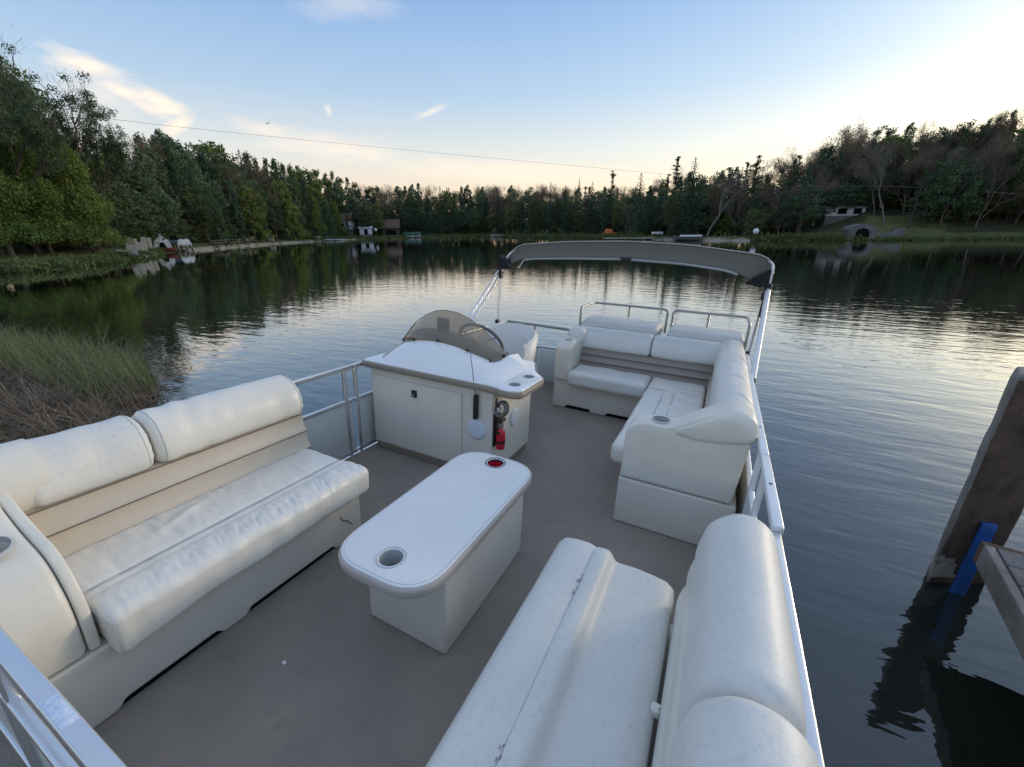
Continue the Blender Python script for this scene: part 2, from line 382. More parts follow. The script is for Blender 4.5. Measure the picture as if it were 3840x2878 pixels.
BOAT = True
class Thing:
    """an Empty at the base of a thing; coordinates given are in the frame F (boat or world)"""
    def __init__(s, name, label, cat, loc=(0, 0, 0), F=None, group=None):
        s.loc = loc; s.F = F if F is not None else Matrix.Identity(4)
        s.o = bpy.data.objects.new(name, None); s.o.empty_display_size = .1; COL.objects.link(s.o)
        s.o.matrix_world = s.F @ Matrix.Translation(loc); tag(s.o, label, cat, group)
    def part(s, name, mb, mats, parent=None, smooth=35, label=None, cut=None):
        me = tomesh(name, mb, mats, s.loc, smooth)
        o = bpy.data.objects.new(name, me); COL.objects.link(o); o.parent = parent or s.o
        if label: o['label'] = label
        if cut: docut(o, cut, s.loc)
        return o
def single(name, mb, mats, label, cat, loc=(0, 0, 0), F=None, group=None, kind=None, smooth=35, weld=True):
    me = tomesh(name, mb, mats, loc, smooth, weld); o = bpy.data.objects.new(name, me); COL.objects.link(o)
    o.matrix_world = (F if F is not None else Matrix.Identity(4)) @ Matrix.Translation(loc)
    return tag(o, label, cat, group, kind)
def docut(o, cutters, loc):
    cb = MBd()
    for (x, y, z0, z1, r) in cutters: cb.lathe([(0, z0), (r, z0), (r, z1), (0, z1)], (x, y, 0), 28)
    cm = tomesh('cutter', cb, 'black_plastic', loc, 0); co_ = bpy.data.objects.new('cutter', cm); COL.objects.link(co_)
    P, o.parent = o.parent, None
    md = o.modifiers.new('c', 'BOOLEAN'); md.object = co_; md.operation = 'DIFFERENCE'; md.solver = 'EXACT'
    bpy.context.view_layer.update()
    dg = bpy.context.evaluated_depsgraph_get(); nm = bpy.data.meshes.new_from_object(o.evaluated_get(dg))
    o.modifiers.clear(); o.data = nm; nm.set_sharp_from_angle(angle=radians(35)); o.parent = P
    bpy.data.objects.remove(co_); 

def rpoly(pts, rad, seg=5):
    """polygon with rounded corners; rad one number or a list"""
    out = []; n = len(pts)
    for i in range(n):
        p = Vector(pts[i]); a = Vector(pts[i-1]); b_ = Vector(pts[(i+1) % n]); r = rad[i] if isinstance(rad, (list, tuple)) else rad
        u = (a-p); v = (b_-p); r = min(r, u.length*.49, v.length*.49)
        if r < 1e-4: out.append(tuple(p)); continue
        s0 = p+u.normalized()*r; s1 = p+v.normalized()*r
        for k in range(seg+1):
            t = k/seg; q = s0*(1-t)**2+p*2*t*(1-t)+s1*t*t; out.append(tuple(q))
    return out
def arcpath(pts, rad, seg=5):
    out = [tuple(pts[0])]
    for i in range(1, len(pts)-1):
        p = Vector(pts[i]); u = Vector(pts[i-1])-p; v = Vector(pts[i+1])-p; r = min(rad, u.length*.49, v.length*.49)
        s0 = p+u.normalized()*r; s1 = p+v.normalized()*r
        for k in range(seg+1):
            t = k/seg; out.append(tuple(s0*(1-t)**2+p*2*t*(1-t)+s1*t*t))
    out.append(tuple(pts[-1])); return out
def hsh(*a):
    x = sin(sum(v*k for v, k in zip(a, (12.9898, 78.233, 37.719))))*43758.5453; return x-math.floor(x)
from mathutils import noise as mn
def nse(x, y, z=0.): return mn.noise(Vector((x, y, z)))
BF = MB4
# ================================================================== THE BOAT
XL, XR, YF, YS = -2.215, .298, .115, 4.36
boat = Thing('pontoon_boat', 'beige carpeted pontoon boat with aluminium fencing moored beside the dock', 'boat', (-.96, 2, 0), BF)
boat.part('deck', MBd().rbox(XL-.045, XR+.045, -1.1, 4.98, -.06, -.004, .01, (2, 2, 1)), 'aluminium')
boat.part('carpet', MBd().rbox(XL+.005, XR-.005, -1.05, 4.93, -.006, 0, .002, (2, 2, 1)), 'carpet')
for x in (XL+.42, XR-.42):
    mb = MBd(); pts = [(x, -1.6, -.16), (x, -1.3, -.27), (x, -.8, -.34), (x, 5.0, -.34)]
    mb.tube(arcpath(pts, .3), .28, 20); boat.part('pontoon', mb, 'pontoon_metal')
mb = MBd()
for y in np.arange(-.9, 4.9, .6): mb.box(XL-.02, XR+.02, y, y+.05, -.11, -.06)
boat.part('cross_member', mb, 'aluminium')
ZR, ZM = .68, .435
def tubeb(x0, x1, y0, y1, z0, z1, r=.006): return MBd().rbox(x0, x1, y0, y1, z0, z1, r, (1, 1, 1), es=2)
# left side
def side_rail(X, y0, y1, posts, z=ZR, panels=True, wdt=.032, m='aluminium'):
    h = wdt/2
    boat.part('top_rail', tubeb(X-h, X+h, y0, y1, z-.03, z), m)
    boat.part('mid_rail', tubeb(X-.013, X+.013, y0, y1, ZM-.026, ZM), m)
    boat.part('bottom_rail', tubeb(X-.013, X+.013, y0, y1, .012, .038), m)
    if panels: boat.part('fence_panel', MBd().box(X-.004, X+.002, y0+.01, y1-.01, .038, ZM-.026, .001), 'panel_white')
    for y in posts: boat.part('fence_post', tubeb(X-.0125, X+.0125, y-.0125, y+.0125, .002, z-.03), m)
side_rail(XL, .10, 1.985, (.12, .62, 1.925))
side_rail(XL, 1.995, 2.75, (2.02, 2.73))
side_rail(XL, 2.76, YS, (2.79, 3.5, 4.34))
# right side: two lengths; the after one has a wider cap and starts with a step
side_rail(XR-.004, .10, 1.40, (.12, .75, 1.38), z=.665, wdt=.03)
side_rail(XR, 1.405, 1.975, (1.43, 1.87), z=.682, wdt=.036, m='aluminium_white')
side_rail(XR, 1.983, 4.36, (2.1, 2.9, 3.6, 4.33), z=.682, wdt=.036, m='aluminium_white')
for y in (2.32, 1.7): boat.part('rail_screw', MBd().lathe([(0, .002), (.006, .002), (.006, 0), (0, 0)], (XR, y, .682), 10), 'black_plastic')
# bow fence with its gate, close under the camera
boat.part('top_rail', tubeb(XL+.018, -.42, .100, .132, ZR-.03, ZR), 'aluminium')
boat.part('mid_rail', tubeb(XL+.018, -.42, .100, .126, ZM-.026, ZM), 'aluminium')
boat.part('bottom_rail', tubeb(XL+.018, -.42, .103, .129, .012, .038), 'aluminium')
for x in (-1.43, -1.34, -.46): boat.part('fence_post', tubeb(x-.016, x+.016, .102, .130, .002, ZR-.03), 'aluminium')
boat.part('fence_panel', MBd().box(XL+.03, -1.43, .112, .118, .038, ZM-.026, .001), 'panel_white')
boat.part('fence_panel', MBd().box(-1.33, -.47, .112, .118, .038, ZM-.026, .001), 'panel_white')
boat.part('worn_sticker', MBd().box(-.968, -.878, .1045, .128, ZR, ZR+.0012, .0003), 'sticker')
# stern fence and the corner at the back left
boat.part('top_rail', MBd().tube(arcpath([(XL, 3.9, ZR-.012), (XL, YS+.02, ZR-.012), (-1.40, YS-.03, ZR-.012), (-1.30, YS-.06, ZR-.30)], .06), .015, 10), 'rail_grey')
boat.part('bottom_rail', tubeb(XL, -1.35, YS-.013, YS+.013, .012, .038), 'aluminium')
boat.part('mid_rail', tubeb(XL, -1.35, YS-.013, YS+.013, ZM-.026, ZM), 'aluminium')
boat.part('fence_panel', MBd().box(XL+.02, -1.78, YS-.003, YS+.003, .038, ZM-.026, .001), 'panel_white')
boat.part('stern_gate', MBd().box(-1.77, -1.38, YS-.02, YS-.012, .03, ZM-.03, .001), 'panel_white')
boat.part('fence_post', MBd().tube([(-1.85, YS, ZR-.012), (-1.85, YS, .01)], .012, 8), 'aluminium')
boat.part('stern_platform', MBd().rbox(XL+.3, XR-.3, 4.98, 5.5, -.09, -.03, .02), 'aluminium')

def pring(prof, axis, c, ins=0., r=.0022, fn=None, grow=1.004):
    P = np.array(prof, float); cen = (P.min(0)+P.max(0))/2; half = (P.max(0)-P.min(0))/2; Q = cen+(P-cen)*(1-ins/half)*grow
    pts = [{'y': (a, c, b_), 'x': (c, a, b_)}[axis] for a, b_ in Q]
    if fn: pts = [fn(*p) for p in pts]
    return MBd().tube(pts, r, 5, closed=True)
# ================================================================== LEFT BOW COUCH
def chan(p0, p1, n, dep, seg=5):
    """points from p0 to p1 with n padded channels bulging to the left of the way"""
    p0 = Vector(p0); p1 = Vector(p1); d = p1-p0; nrm = Vector((-d.y, d.x)).normalized(); out = []
    for i in range(n):
        for k in range(seg):
            t = k/seg; out.append(tuple(p0+d*((i+t)/n)+nrm*dep*(sin(pi*t)**.6 if k else 0)))
    out.append(tuple(p1)); return out
cx = (-1.85, .85, 0)
cs = Thing('bow_couch', 'long cream vinyl couch with wrinkled seat along the left railing', 'couch', cx, BF)
# base with toe cut-outs along the floor
def toe(u, spans, hgt=.026):
    g_ = 0
    for a, b_ in spans: g_ = max(g_, min(1, max(0, (u-a)/.03))*min(1, max(0, (b_-u)/.03)))
    return hgt*g_*g_*(3-2*g_)
mb = MBd().rbox(-2.17, -1.522, .115, 1.355, .002, .262, .010, (1, 110, 2), lambda x, y, z: (x, y, z+(toe(y, ((.30, .64), (.72, 1.19))) if z < .02 else 0)))
cs.part('base', mb, 'base_plastic')
cs.part('toe_shade', MBd().box(-2.1, -1.535, .16, 1.33, .001, .05), 'dark_opening')  # dark box behind the cut-outs, painted as the shade under the base
cs.part('scuff', MBd().tube([(-1.519, 1.22, .17), (-1.5185, 1.235, .14), (-1.519, 1.26, .125), (-1.5185, 1.285, .09)], .0025, 5), 'piping')
def seatfn(x, y, z):
    if z > .33:
        z += .016*max(0, 1-((x+1.54)/.12)**2)+.006*max(0, 1-((x+1.78)/.14)**2)*1.0
        z -= .006*math.exp(-((x+1.655)/.012)**2)+.006*math.exp(-((x+1.605)/.012)**2)
        z += .004*nse(x*9, y*16)
        fr_ = math.exp(-((x+1.53)/.07)**2)*(.35+.65*min(1, max(0, (y-.45)/.3)))
        z += fr_*.0048*(1-abs(nse(x*16+y*5, y*52+x*14))*2.6)+.002*(1-abs(nse(x*10, y*26, 3))*2.5)*(1-fr_)
        z += .010*math.exp(-(((x+1.80)+(y-.66)*.35)/.018)**2)*math.exp(-((y-.72)/.09)**2)
    if x > -1.5: x += .008*nse(y*14, z*9); 
    if x > -1.52 and z < .33: z -= .022*math.exp(-((y-.36)/.14)**2)
    return x, y, z
mb = MBd().rbox(-1.93, -1.447, .327, 1.375, .262, .392, .032, (44, 170, 3), seatfn)
seat = cs.part('seat_cushion', mb, 'vinyl_wrinkled', smooth=60)
mb = MBd()
for x in (-1.655, -1.605): mb.tube([(x, y, .3925) for y in np.linspace(.34, 1.365, 30)], .0022, 5)
cs.part('seam', mb, 'piping_light', seat)
mb = MBd(); mb.tube([(-1.60, .3275, .384), (-1.47, .3275, .380), (-1.4475, .335, .35), (-1.4475, .335, .25)], .0022, 5)
cs.part('seam', mb, 'piping_light', seat)
# padded tan back with two dark seams, grooves between the channels
front = chan((-1.915, .385), (-1.955, .575), 2, .012, 7)
prof = front+[(-2.10, .60), (-2.10, .30), (-1.95, .30)]
bk = cs.part('back_pad', MBd().ext(prof, 'y', .335, 1.40, .01, 1, 2), 'vinyl_tan')
mb = MBd()
for t in (.0, .5, 1): mb.tube([(-1.913-.04*t, y, .385+.19*t) for y in (.34, 1.395)], .0035, 6)
cs.part('seam', mb, 'piping', bk)
rollp = [(-1.965, .570), (-1.928, .615), (-1.94, .70), (-1.975, .755), (-2.04, .787), (-2.10, .785), (-2.16, .75), (-2.185, .69), (-2.18, .60), (-2.08, .56)]
rollp = rpoly(rollp, .03, 3)
def rollfn(x, y, z):
    z += .006*nse(y*9, x*10)*(z > .62); x += .006*nse(y*13, z*8, 3.)
    z += .005*sin(y*62+x*25)*math.exp(-((y-.87)/.10)**2)
    for yc in (.724, 1.405): x += .004*sin(z*150+yc)*math.exp(-((y-yc)/.06)**2)
    return x, y, z
cs.part('back_bolster', MBd().ext(rollp, 'y', .36, .714, .03, 22, 4, rollfn), 'vinyl_grimy', smooth=60)
bb_ = cs.part('back_bolster', MBd().ext(rollp, 'y', .724, 1.405, .035, 26, 4, rollfn), 'vinyl_wrinkled', smooth=60)
cs.part('piping', pring(rollp, 'y', .750, .002, fn=rollfn), 'piping_light', bb_); cs.part('piping', pring(rollp, 'y', 1.378, .002, fn=rollfn), 'piping_light', bb_)
cs.part('piping', pring(rollp, 'y', .690, .002, fn=rollfn), 'piping_light', bb_)
# arm at the bow end
armp = rpoly([(-1.53, .268), (-1.524, .45), (-1.60, .585), (-1.78, .625), (-1.96, .71), (-2.15, .70), (-2.17, .268)], [.01, .07, .10, .07, .08, .05, .01], 7)
cs.part('armrest', MBd().ext(armp, 'y', .118, .288, .022, 4, 4), 'vinyl_cream', smooth=50, cut=[(-1.715, .215, .50, .80, .040)])
armi = rpoly([(-1.532, .266), (-1.525, .45), (-1.600, .586), (-1.78, .625), (-1.96, .70), (-2.15, .69), (-2.16, .266)], [.01, .07, .10, .07, .08, .05, .01], 7)
cs.part('armrest', MBd().ext(armi, 'y', .290, .318, .007, 1, 3), 'vinyl_cream', smooth=50)
ch = MBd().lathe([(.0405, .635), (.047, .632), (.047, .625), (.0405, .60), (.0385, .50), (0, .50), (0, .498), (.0403, .498)], (-1.715, .215, 0), 28)
ch.v = [(x, y, z-(x+1.715)*.22 if z > .55 else z) for x, y, z in ch.v]
cs.part('cup_holder', ch, 'cup_grey')
# bulge joining arm and back
cp_ = arcpath([(-2.060, .415, .671), (-2.06, .19, .676), (-1.90, .19, .635), (-1.86, .19, .50)], .15, 14)
cs.part('corner_pad', MBd().tube(cp_, .127, 28, taper=.80), 'vinyl_cream', smooth=75)

# ================================================================== TABLE
tb_ = Thing('deck_table', 'white oblong table on a boxy pedestal in the middle of the deck', 'table', (-.89, 1.3, 0), BF)
tb_.part('pedestal', MBd().rbox(-1.083, -.700, .968, 1.640, 0.001, .392, .012, (1, 1, 1)), 'base_plastic')
def top_outline(x0, x1, y0, y1, r): return rpoly([(x0, y0), (x1, y0), (x1, y1), (x0, y1)], r, 10)
o1 = top_outline(-1.118, -.668, .796, 1.775, .17)
mb = MBd().ext(o1, 'z', .388, .431, .014, 1, 4)
CUPS = [(-.884, .904, .30, .50, .043), (-.893, 1.690, .30, .50, .043)]
tb_.part('tabletop_edge', mb, 'table_edge', cut=CUPS)
o2 = top_outline(-1.108, -.678, .806, 1.765, .16)
tb_.part('tabletop', MBd().ext(o2, 'z', .424, .4345, .004, 1, 3), 'table_white', cut=CUPS)
o3 = top_outline(-1.098, -.688, .816, 1.755, .15)
tb_.part('groove', MBd().tube([(x, y, .4345) for x, y in o3], .0012, 5, closed=True), 'piping_light')
mb = MBd()
for i, (x, y, *_) in enumerate(CUPS):
    rim = MBd().lathe([(.0415, .37), (.0425, .430), (.052, .4375), (.054, .435), (.046, .430), (.0435, .36), (.0435, .33), (0, .33), (0, .336), (.041, .336)], (x, y, 0), 30)
    tb_.part('cup_holder', rim, 'cup_grey' if i == 0 else 'black_plastic', label='pale grey cup holder' if i == 0 else 'black rimmed cup holder with the red cup')
cup = MBd().lathe([(0, .338), (.026, .338), (.036, .424), (.034, .424), (.025, .345), (0, .345)], (-.893, 1.690, 0), 24)
single('red_cup', cup, 'red', 'small red cup sitting in the far cup holder of the white table', 'cup', (-.893, 1.69, .338), BF)

# ================================================================== CONSOLE
cn = Thing('helm_console', 'cream helm console with domed white top and smoked windscreen', 'boat console', (-1.66, 2.45, 0), BF)
cab = cn.part('cabinet', MBd().rbox(-2.165, -1.152, 2.122, 2.72, .055, .657, .012, (1, 1, 1)), 'base_plastic')
cn.part('kick_plate', MBd().box(-2.155, -1.165, 2.132, 2.71, .001, .056), 'console_trim')
door = cn.part('door', MBd().rbox(-2.135, -1.380, 2.108, 2.124, .075, .592, .006, (1, 1, 1), es=2), 'base_plastic')
cn.part('latch', MBd().rbox(-1.782, -1.738, 2.098, 2.110, .492, .545, .008, (1, 1, 1)), 'black_plastic', door)
mb = MBd().lathe([(0, -.014), (.012, -.014), (.014, -.002), (0, -.002)], (-1.76, 2.10, .51), 14, 'y'); cn.part('knob', mb, 'dark_dash', door)
out = rpoly([(-2.205, 2.070), (-1.12, 2.070), (-1.03, 2.035), (-.935, 2.06), (-.925, 2.42), (-1.03, 2.52), (-1.14, 2.76), (-2.205, 2.76)], [.02, .05, .06, .07, .07, .06, .03, .03], 6)
cn.part('top_trim', MBd().ext(out, 'z', .652, .694, .012, 1, 3), 'console_trim', cut=[(-1.035, 2.175, .60, .8, .037), (-1.030, 2.375, .60, .8, .037)])
ins = [(x+(.012 if x < -1.6 else -.012), y+(.012 if y < 2.4 else -.012)) for x, y in out]
cn.part('top_shell', MBd().ext(ins, 'z', .688, .7035, .005, 1, 3), 'gelcoat', cut=[(-1.035, 2.175, .64, .8, .037), (-1.030, 2.375, .64, .8, .037)])
for y in (2.175, 2.375):
    x = -1.035 if y < 2.3 else -1.03
    cn.part('cup_holder', MBd().lathe([(.036, .63), (.0365, .702), (.042, .7045), (.043, .7015), (.038, .698), (.0375, .62), (0, .62), (0, .63)], (x, y, 0), 26), 'cup_grey')
# domed cowl: rings from the counter up to the foot of the windscreen
Bs = [(-2.13, 2.45, .775), (-2.06, 2.38, .797), (-1.93, 2.335, .826), (-1.80, 2.315, .846), (-1.70, 2.31, .851), (-1.58, 2.318, .838), (-1.47, 2.33, .812), (-1.37, 2.34, .786), (-1.285, 2.355, .760), (-1.265, 2.42, .768), (-1.26, 2.52, .780)]
Bot = [(-2.175, 2.40, .700), (-2.13, 2.20, .700), (-2.03, 2.115, .700), (-1.88, 2.092, .700), (-1.72, 2.088, .700), (-1.55, 2.088, .700), (-1.40, 2.09, .700), (-1.27, 2.092, .700), (-1.155, 2.10, .700), (-1.11, 2.20, .700), (-1.095, 2.50, .700)]
rows = []
for k in range(8):
    t = k/7; rows.append([(b0[0]+(a0[0]-b0[0])*t, b0[1]+(a0[1]-b0[1])*t, b0[2]+(a0[2]-b0[2])*(t**.85)+.008*sin(pi*t)) for a0, b0 in zip(Bs, Bot)])
# back of the cowl, closing it behind the screen
backB = [(-2.17, 2.62, .700)]*1+[(x, 2.68, .700) for x in np.linspace(-2.12, -1.22, 9)]+[(-1.14, 2.6, .700)]
mb = MBd().grid(rows)
mb.grid([Bs, [(x, y+.16, z-.02) for x, y, z in Bs], backB])
mb.grid([[Bs[0], Bot[0]], [(Bs[0][0], Bs[0][1]+.16, Bs[0][2]-.02), backB[0]]]); mb.grid([[Bs[-1], Bot[-1]], [(Bs[-1][0], Bs[-1][1]+.16, Bs[-1][2]-.02), backB[-1]]])
cn.part('cowl', mb, 'gelcoat', smooth=50)
# dark dashboard hood seen through the screen
d0 = [(x*1+.0, y+.022, z+.004) for x, y, z in Bs]
d1 = [(-2.11, 2.56, .85), (-2.05, 2.6, .868), (-1.97, 2.6, .874), (-1.88, 2.6, .874), (-1.79, 2.6, .868), (-1.70, 2.6, .853), (-1.61, 2.6, .835), (-1.52, 2.6, .814), (-1.43, 2.6, .793), (-1.36, 2.6, .778), (-1.31, 2.6, .77)]
d2 = [(x, y+.10, z-.10) for x, y, z in d1]
cn.part('dashboard', MBd().grid([d0, [tuple((np.array(p)+np.array(q))/2+[0, 0, .012]) for p, q in zip(d0, d1)], d1, d2]), 'dark_dash', smooth=50)
Ts = [(-2.13, 2.45, .778), (-2.10, 2.455, .835), (-2.06, 2.46, .895), (-1.995, 2.465, .955), (-1.92, 2.47, 1.003), (-1.84, 2.475, 1.038), (-1.76, 2.48, 1.050), (-1.66, 2.49, 1.040), (-1.56, 2.50, 1.005), (-1.46, 2.51, .945), (-1.26, 2.52, .785)]
Bw = [Bs[0], (-2.10, 2.415, .786), (-2.02, 2.366, .806), (-1.92, 2.333, .829), (-1.80, 2.314, .848), (-1.70, 2.309, .853), (-1.58, 2.317, .840), (-1.47, 2.329, .814), (-1.37, 2.339, .788), (-1.285, 2.353, .762), Bs[-1]]
rows = []
for k in range(9):
    t = k/8; rows.append([tuple(np.array(b0)*(1-t)+np.array(a0)*t+np.array([0, -.03*sin(pi*t), .0])) for a0, b0 in zip(Ts, Bw)])
ws = MBd().grid(rows); n0 = len(ws.v)
scr = cn.part('windscreen', ws, 'smoked_acrylic', smooth=60)
cn.part('windscreen_edge', MBd().tube(Ts, .0028, 6), 'vinyl_taupe', scr)
mb = MBd()
for p in ((-2.095, 2.405, .80), (-1.93, 2.325, .838), (-1.70, 2.300, .864), (-1.47, 2.32, .826), (-1.30, 2.345, .775), (-1.265, 2.47, .79)):
    mb = MBd().lathe([(0, -.008), (.010, -.006), (.010, .004), (0, .004)], p, 12, 'y'); cn.part('screw_knob', mb, 'black_plastic', scr)
cn.part('depth_display', MBd().rbox(-1.93, -1.83, 2.60, 2.635, .868, .962, .008, (1, 1, 1)), 'black_plastic')
# steering wheel, tilted towards the driver
mb = MBd(); C0 = Vector((-1.645, 2.80, .78)); ax = Vector((0, .80, .60)).normalized(); u = Vector((1, 0, 0)); v = ax.cross(u)
mb.tube([tuple(C0+(u*cos(a)+v*sin(a))*.185) for a in np.linspace(0, 2*pi, 33)[:-1]], .013, 8, closed=True)
wheel = cn.part('steering_wheel', mb, 'dark_dash')
mb = MBd()
for a in (pi/2+.1, pi/2+2.2, pi/2-2.0): mb.tube([tuple(C0-ax*.03), tuple(C0+(u*cos(a)+v*sin(a))*.18)], .008, 6)
mb.tube([tuple(C0-ax*.03), tuple(C0-ax*.16)], .02, 10)
cn.part('spoke', mb, 'chrome', wheel)
for (x, y, z, axn) in ((-1.267, 2.118, .366, 'y'),):
    cn.part('speaker', MBd().lathe([(0, -.008), (.045, -.012), (.060, -.010), (.068, -.003), (.070, .004), (0, .004)], (x, y, z), 30, 'y'), 'speaker_white')
cn.part('speaker', MBd().lathe([(0, .008), (.045, .012), (.060, .010), (.068, .003), (.070, -.004), (0, -.004)], (-1.150, 2.435, .37), 30, 'x'), 'speaker_white')
# whip antenna clipped to the console front
an = Thing('whip_antenna', 'thin whip antenna on a black base clipped to the console front', 'antenna', (-1.265, 2.10, .446), BF)
an.part('base', MBd().rbox(-1.279, -1.251, 2.085, 2.118, .446, .612, .008, (1, 1, 1)), 'black_plastic')
an.part('whip', MBd().tube([(-1.266, 2.10, .60), (-1.275, 2.085, .72), (-1.30, 2.075, .93)], .0042, 6, taper=.45), 'dark_dash')
# fire extinguisher hanging on the console's side
fe = Thing('fire_extinguisher', 'small red fire extinguisher strapped in a black bracket on the console side', 'fire extinguisher', (-1.11, 2.15, .27), BF)
fe.part('bracket', MBd().rbox(-1.150, -1.138, 2.125, 2.185, .27, .50, .004, (1, 1, 1)), 'black_plastic')
fe.part('body', MBd().lathe([(0, .255), (.028, .258), (.031, .275), (.031, .36), (.026, .385), (.012, .40), (0, .40)], (-1.108, 2.155, 0), 20), 'red')
fe.part('strap', MBd().lathe([(.033, .300), (.033, .318), (.0315, .318), (.0315, .300)], (-1.108, 2.155, 0), 20, closed=True), 'black_plastic')
fe.part('valve', MBd().rbox(-1.122, -1.094, 2.14, 2.17, .40, .445, .006, (1, 1, 1)), 'chrome')
fe.part('lever', MBd().rbox(-1.13, -1.088, 2.12, 2.185, .445, .47, .006, (1, 1, 1)), 'black_plastic')
fe.part('strap', MBd().box(-1.134, -1.10, 2.118, 2.19, .368, .384), 'black_plastic')
# coiled cable with a pale plug hanging from a hook above it
hk = Thing('coiled_cable', 'dark coiled cable with a pale plug hanging under the console edge', 'cable', (-1.11, 2.13, .6), BF)
cb = MBd()
for k in range(3): cb.tube([(-1.100+.034*cos(a)+k*.006, 2.115+k*.012+.01*sin(a), .545+.042*sin(a)) for a in np.linspace(0, 2*pi, 19)[:-1]], .009, 6, closed=True)
hk.part('cable', cb, 'dark_dash'); hk.part('plug', MBd().rbox(-1.112, -1.088, 2.095, 2.13, .53, .558, .008, (1, 1, 1)), 'cup_grey')
hk.part('hook', MBd().tube([(-1.13, 2.13, .605), (-1.13, 2.115, .58), (-1.11, 2.11, .565)], .006, 6), 'black_plastic')

# ================================================================== CAPTAIN'S CHAIR
cc = Thing('helm_chair', 'pale grey bucket helm chair behind the console windscreen', 'chair', (-1.68, 3.2, 0), BF)
def bucket(ri, ro, mb):
    rows = []; C = (-1.665, 3.18); NA = 26
    for i in range(NA+1):
        a = radians(-115+230*i/NA); ca = cos(a)
        top = .50+.315*(max(0, .5+.5*ca))**.55 if abs(a) < radians(120) else .5
        top = .50+.32*max(0., .5+.5*cos(a*.9))**.42 if abs(a) > 1.0 else .50+.32*max(0., .5+.5*cos(a*.9))**.42+.0; sx = 1.0
        def P(r, z, k=0): lean = (z-.45)*.22; return (C[0]+sin(a)*(r+k), C[1]+ca*(r+k)*1.02+lean, z)
        rows.append([P(ri, .40), P(ri+.012, .5), P(ri+.015, top-.03), P((ri+ro)/2, top), P(ro, top-.03), P(ro-.01, .5), P(ro-.05, .36)])
    return mb.grid(rows)
mb = bucket(.235, .300, MBd()); n = 27; mb.add([mb.v[i] for i in range(7)], [tuple(range(7))]); mb.add([mb.v[26*7+i] for i in range(7)], [tuple(range(7))[::-1]])
cc.part('backrest', mb, 'vinyl_white', smooth=70)
cc.part('seat', MBd().rbox(-1.90, -1.46, 2.92, 3.40, .36, .475, .05, (6, 6, 2)), 'vinyl_white', smooth=60)
cc.part('pedestal', MBd().lathe([(0, .002), (.16, .002), (.16, .02), (.04, .04), (.04, .36), (0, .36)], (-1.68, 3.16, 0), 20), 'aluminium')

# ================================================================== CORNER SOFA (stern bench and side lounge)
ls = Thing('corner_sofa', 'L-shaped cream vinyl sofa in the stern corner with taupe striped back', 'sofa', (-.1, 3.1, 0), BF)
mb = MBd(); mb.rbox(-.338, .262, 2.142, 4.3, .002, .289, .010, (1, 1, 1)); ls.part('base', mb, 'base_plastic')
mb = MBd().rbox(-1.335, -.34, 3.712, 4.3, .002, .289, .010, (90, 1, 2), lambda x, y, z: (x, y, z+(toe(x, ((-1.21, -.93), (-.80, -.40)), .03) if z < .02 else 0)))
ls.part('base', mb, 'base_plastic'); ls.part('toe_shade', MBd().box(-1.3, -.35, 3.725, 4.28, .001, .046), 'dark_opening')  # the toe box is near-black to paint in the shade below the bench
# arm of the side lounge, nearest the camera
ap = rpoly([(-.336, .294), (-.336, .60), (-.25, .650), (-.12, .640), (-.02, .715), (.10, .775), (.22, .77), (.262, .66), (.250, .52), (.235, .294)], [.008, .05, .05, .06, .06, .06, .07, .05, .04, .008], 6)
ls.part('armrest', MBd().ext(ap, 'y', 2.142, 2.300, .020, 3, 4), 'vinyl_cream', smooth=50, cut=[(-.170, 2.222, .52, .80, .044)])
ls.part('cup_holder', MBd().lathe([(.0425, .655), (.050, .653), (.050, .646), (.0435, .64), (.041, .54), (0, .54), (0, .545)], (-.170, 2.222, 0), 26), 'cup_grey')
# padded saddle running from the arm up to the bolster
sp_ = rpoly([(-.105, .600), (-.105, .634), (-.03, .688), (.07, .760), (.17, .800), (.262, .770), (.284, .69), (.268, .632), (.15, .604), (0, .585)], .04, 5)
ls.part('arm_pad', MBd().ext(sp_, 'y', 2.130, 2.36, .050, 3, 6), 'vinyl_cream', smooth=60)
def sfn(x, y, z):
    if z > .36:
        z += .008*nse(x*6, y*6)+.004*nse(x*20, y*14, 4.)
        z -= .010*math.exp(-((x+.285)/.012)**2)*(y < 3.58)+.010*math.exp(-((x+.198)/.012)**2)*(y < 3.58)
        z -= .012*math.exp(-((y-3.58)/.012)**2)*(x > -.43)
    return x, y, z
ls.part('seat_cushion', MBd().rbox(-.436, .030, 2.30, 3.94, .275, .408, .04, (24, 50, 3), sfn), 'vinyl_wrinkled', smooth=60)
mb = MBd()
for x in (-.285, -.198): mb.tube([(x, y, .401) for y in np.linspace(2.33, 3.57, 12)], .003, 5)
mb.tube([(x, 3.58, .402) for x in np.linspace(-.42, .02, 8)], .003, 5); ls.part('seam', mb, 'piping_light')
ls.part('seat_cushion', MBd().rbox(-1.172, -.446, 3.60, 3.96, .268, .405, .045, (20, 12, 3), lambda x, y, z: (x, y, z+(.008*nse(x*7, y*7)+.008 if z > .36 else 0))), 'vinyl_white', smooth=60)
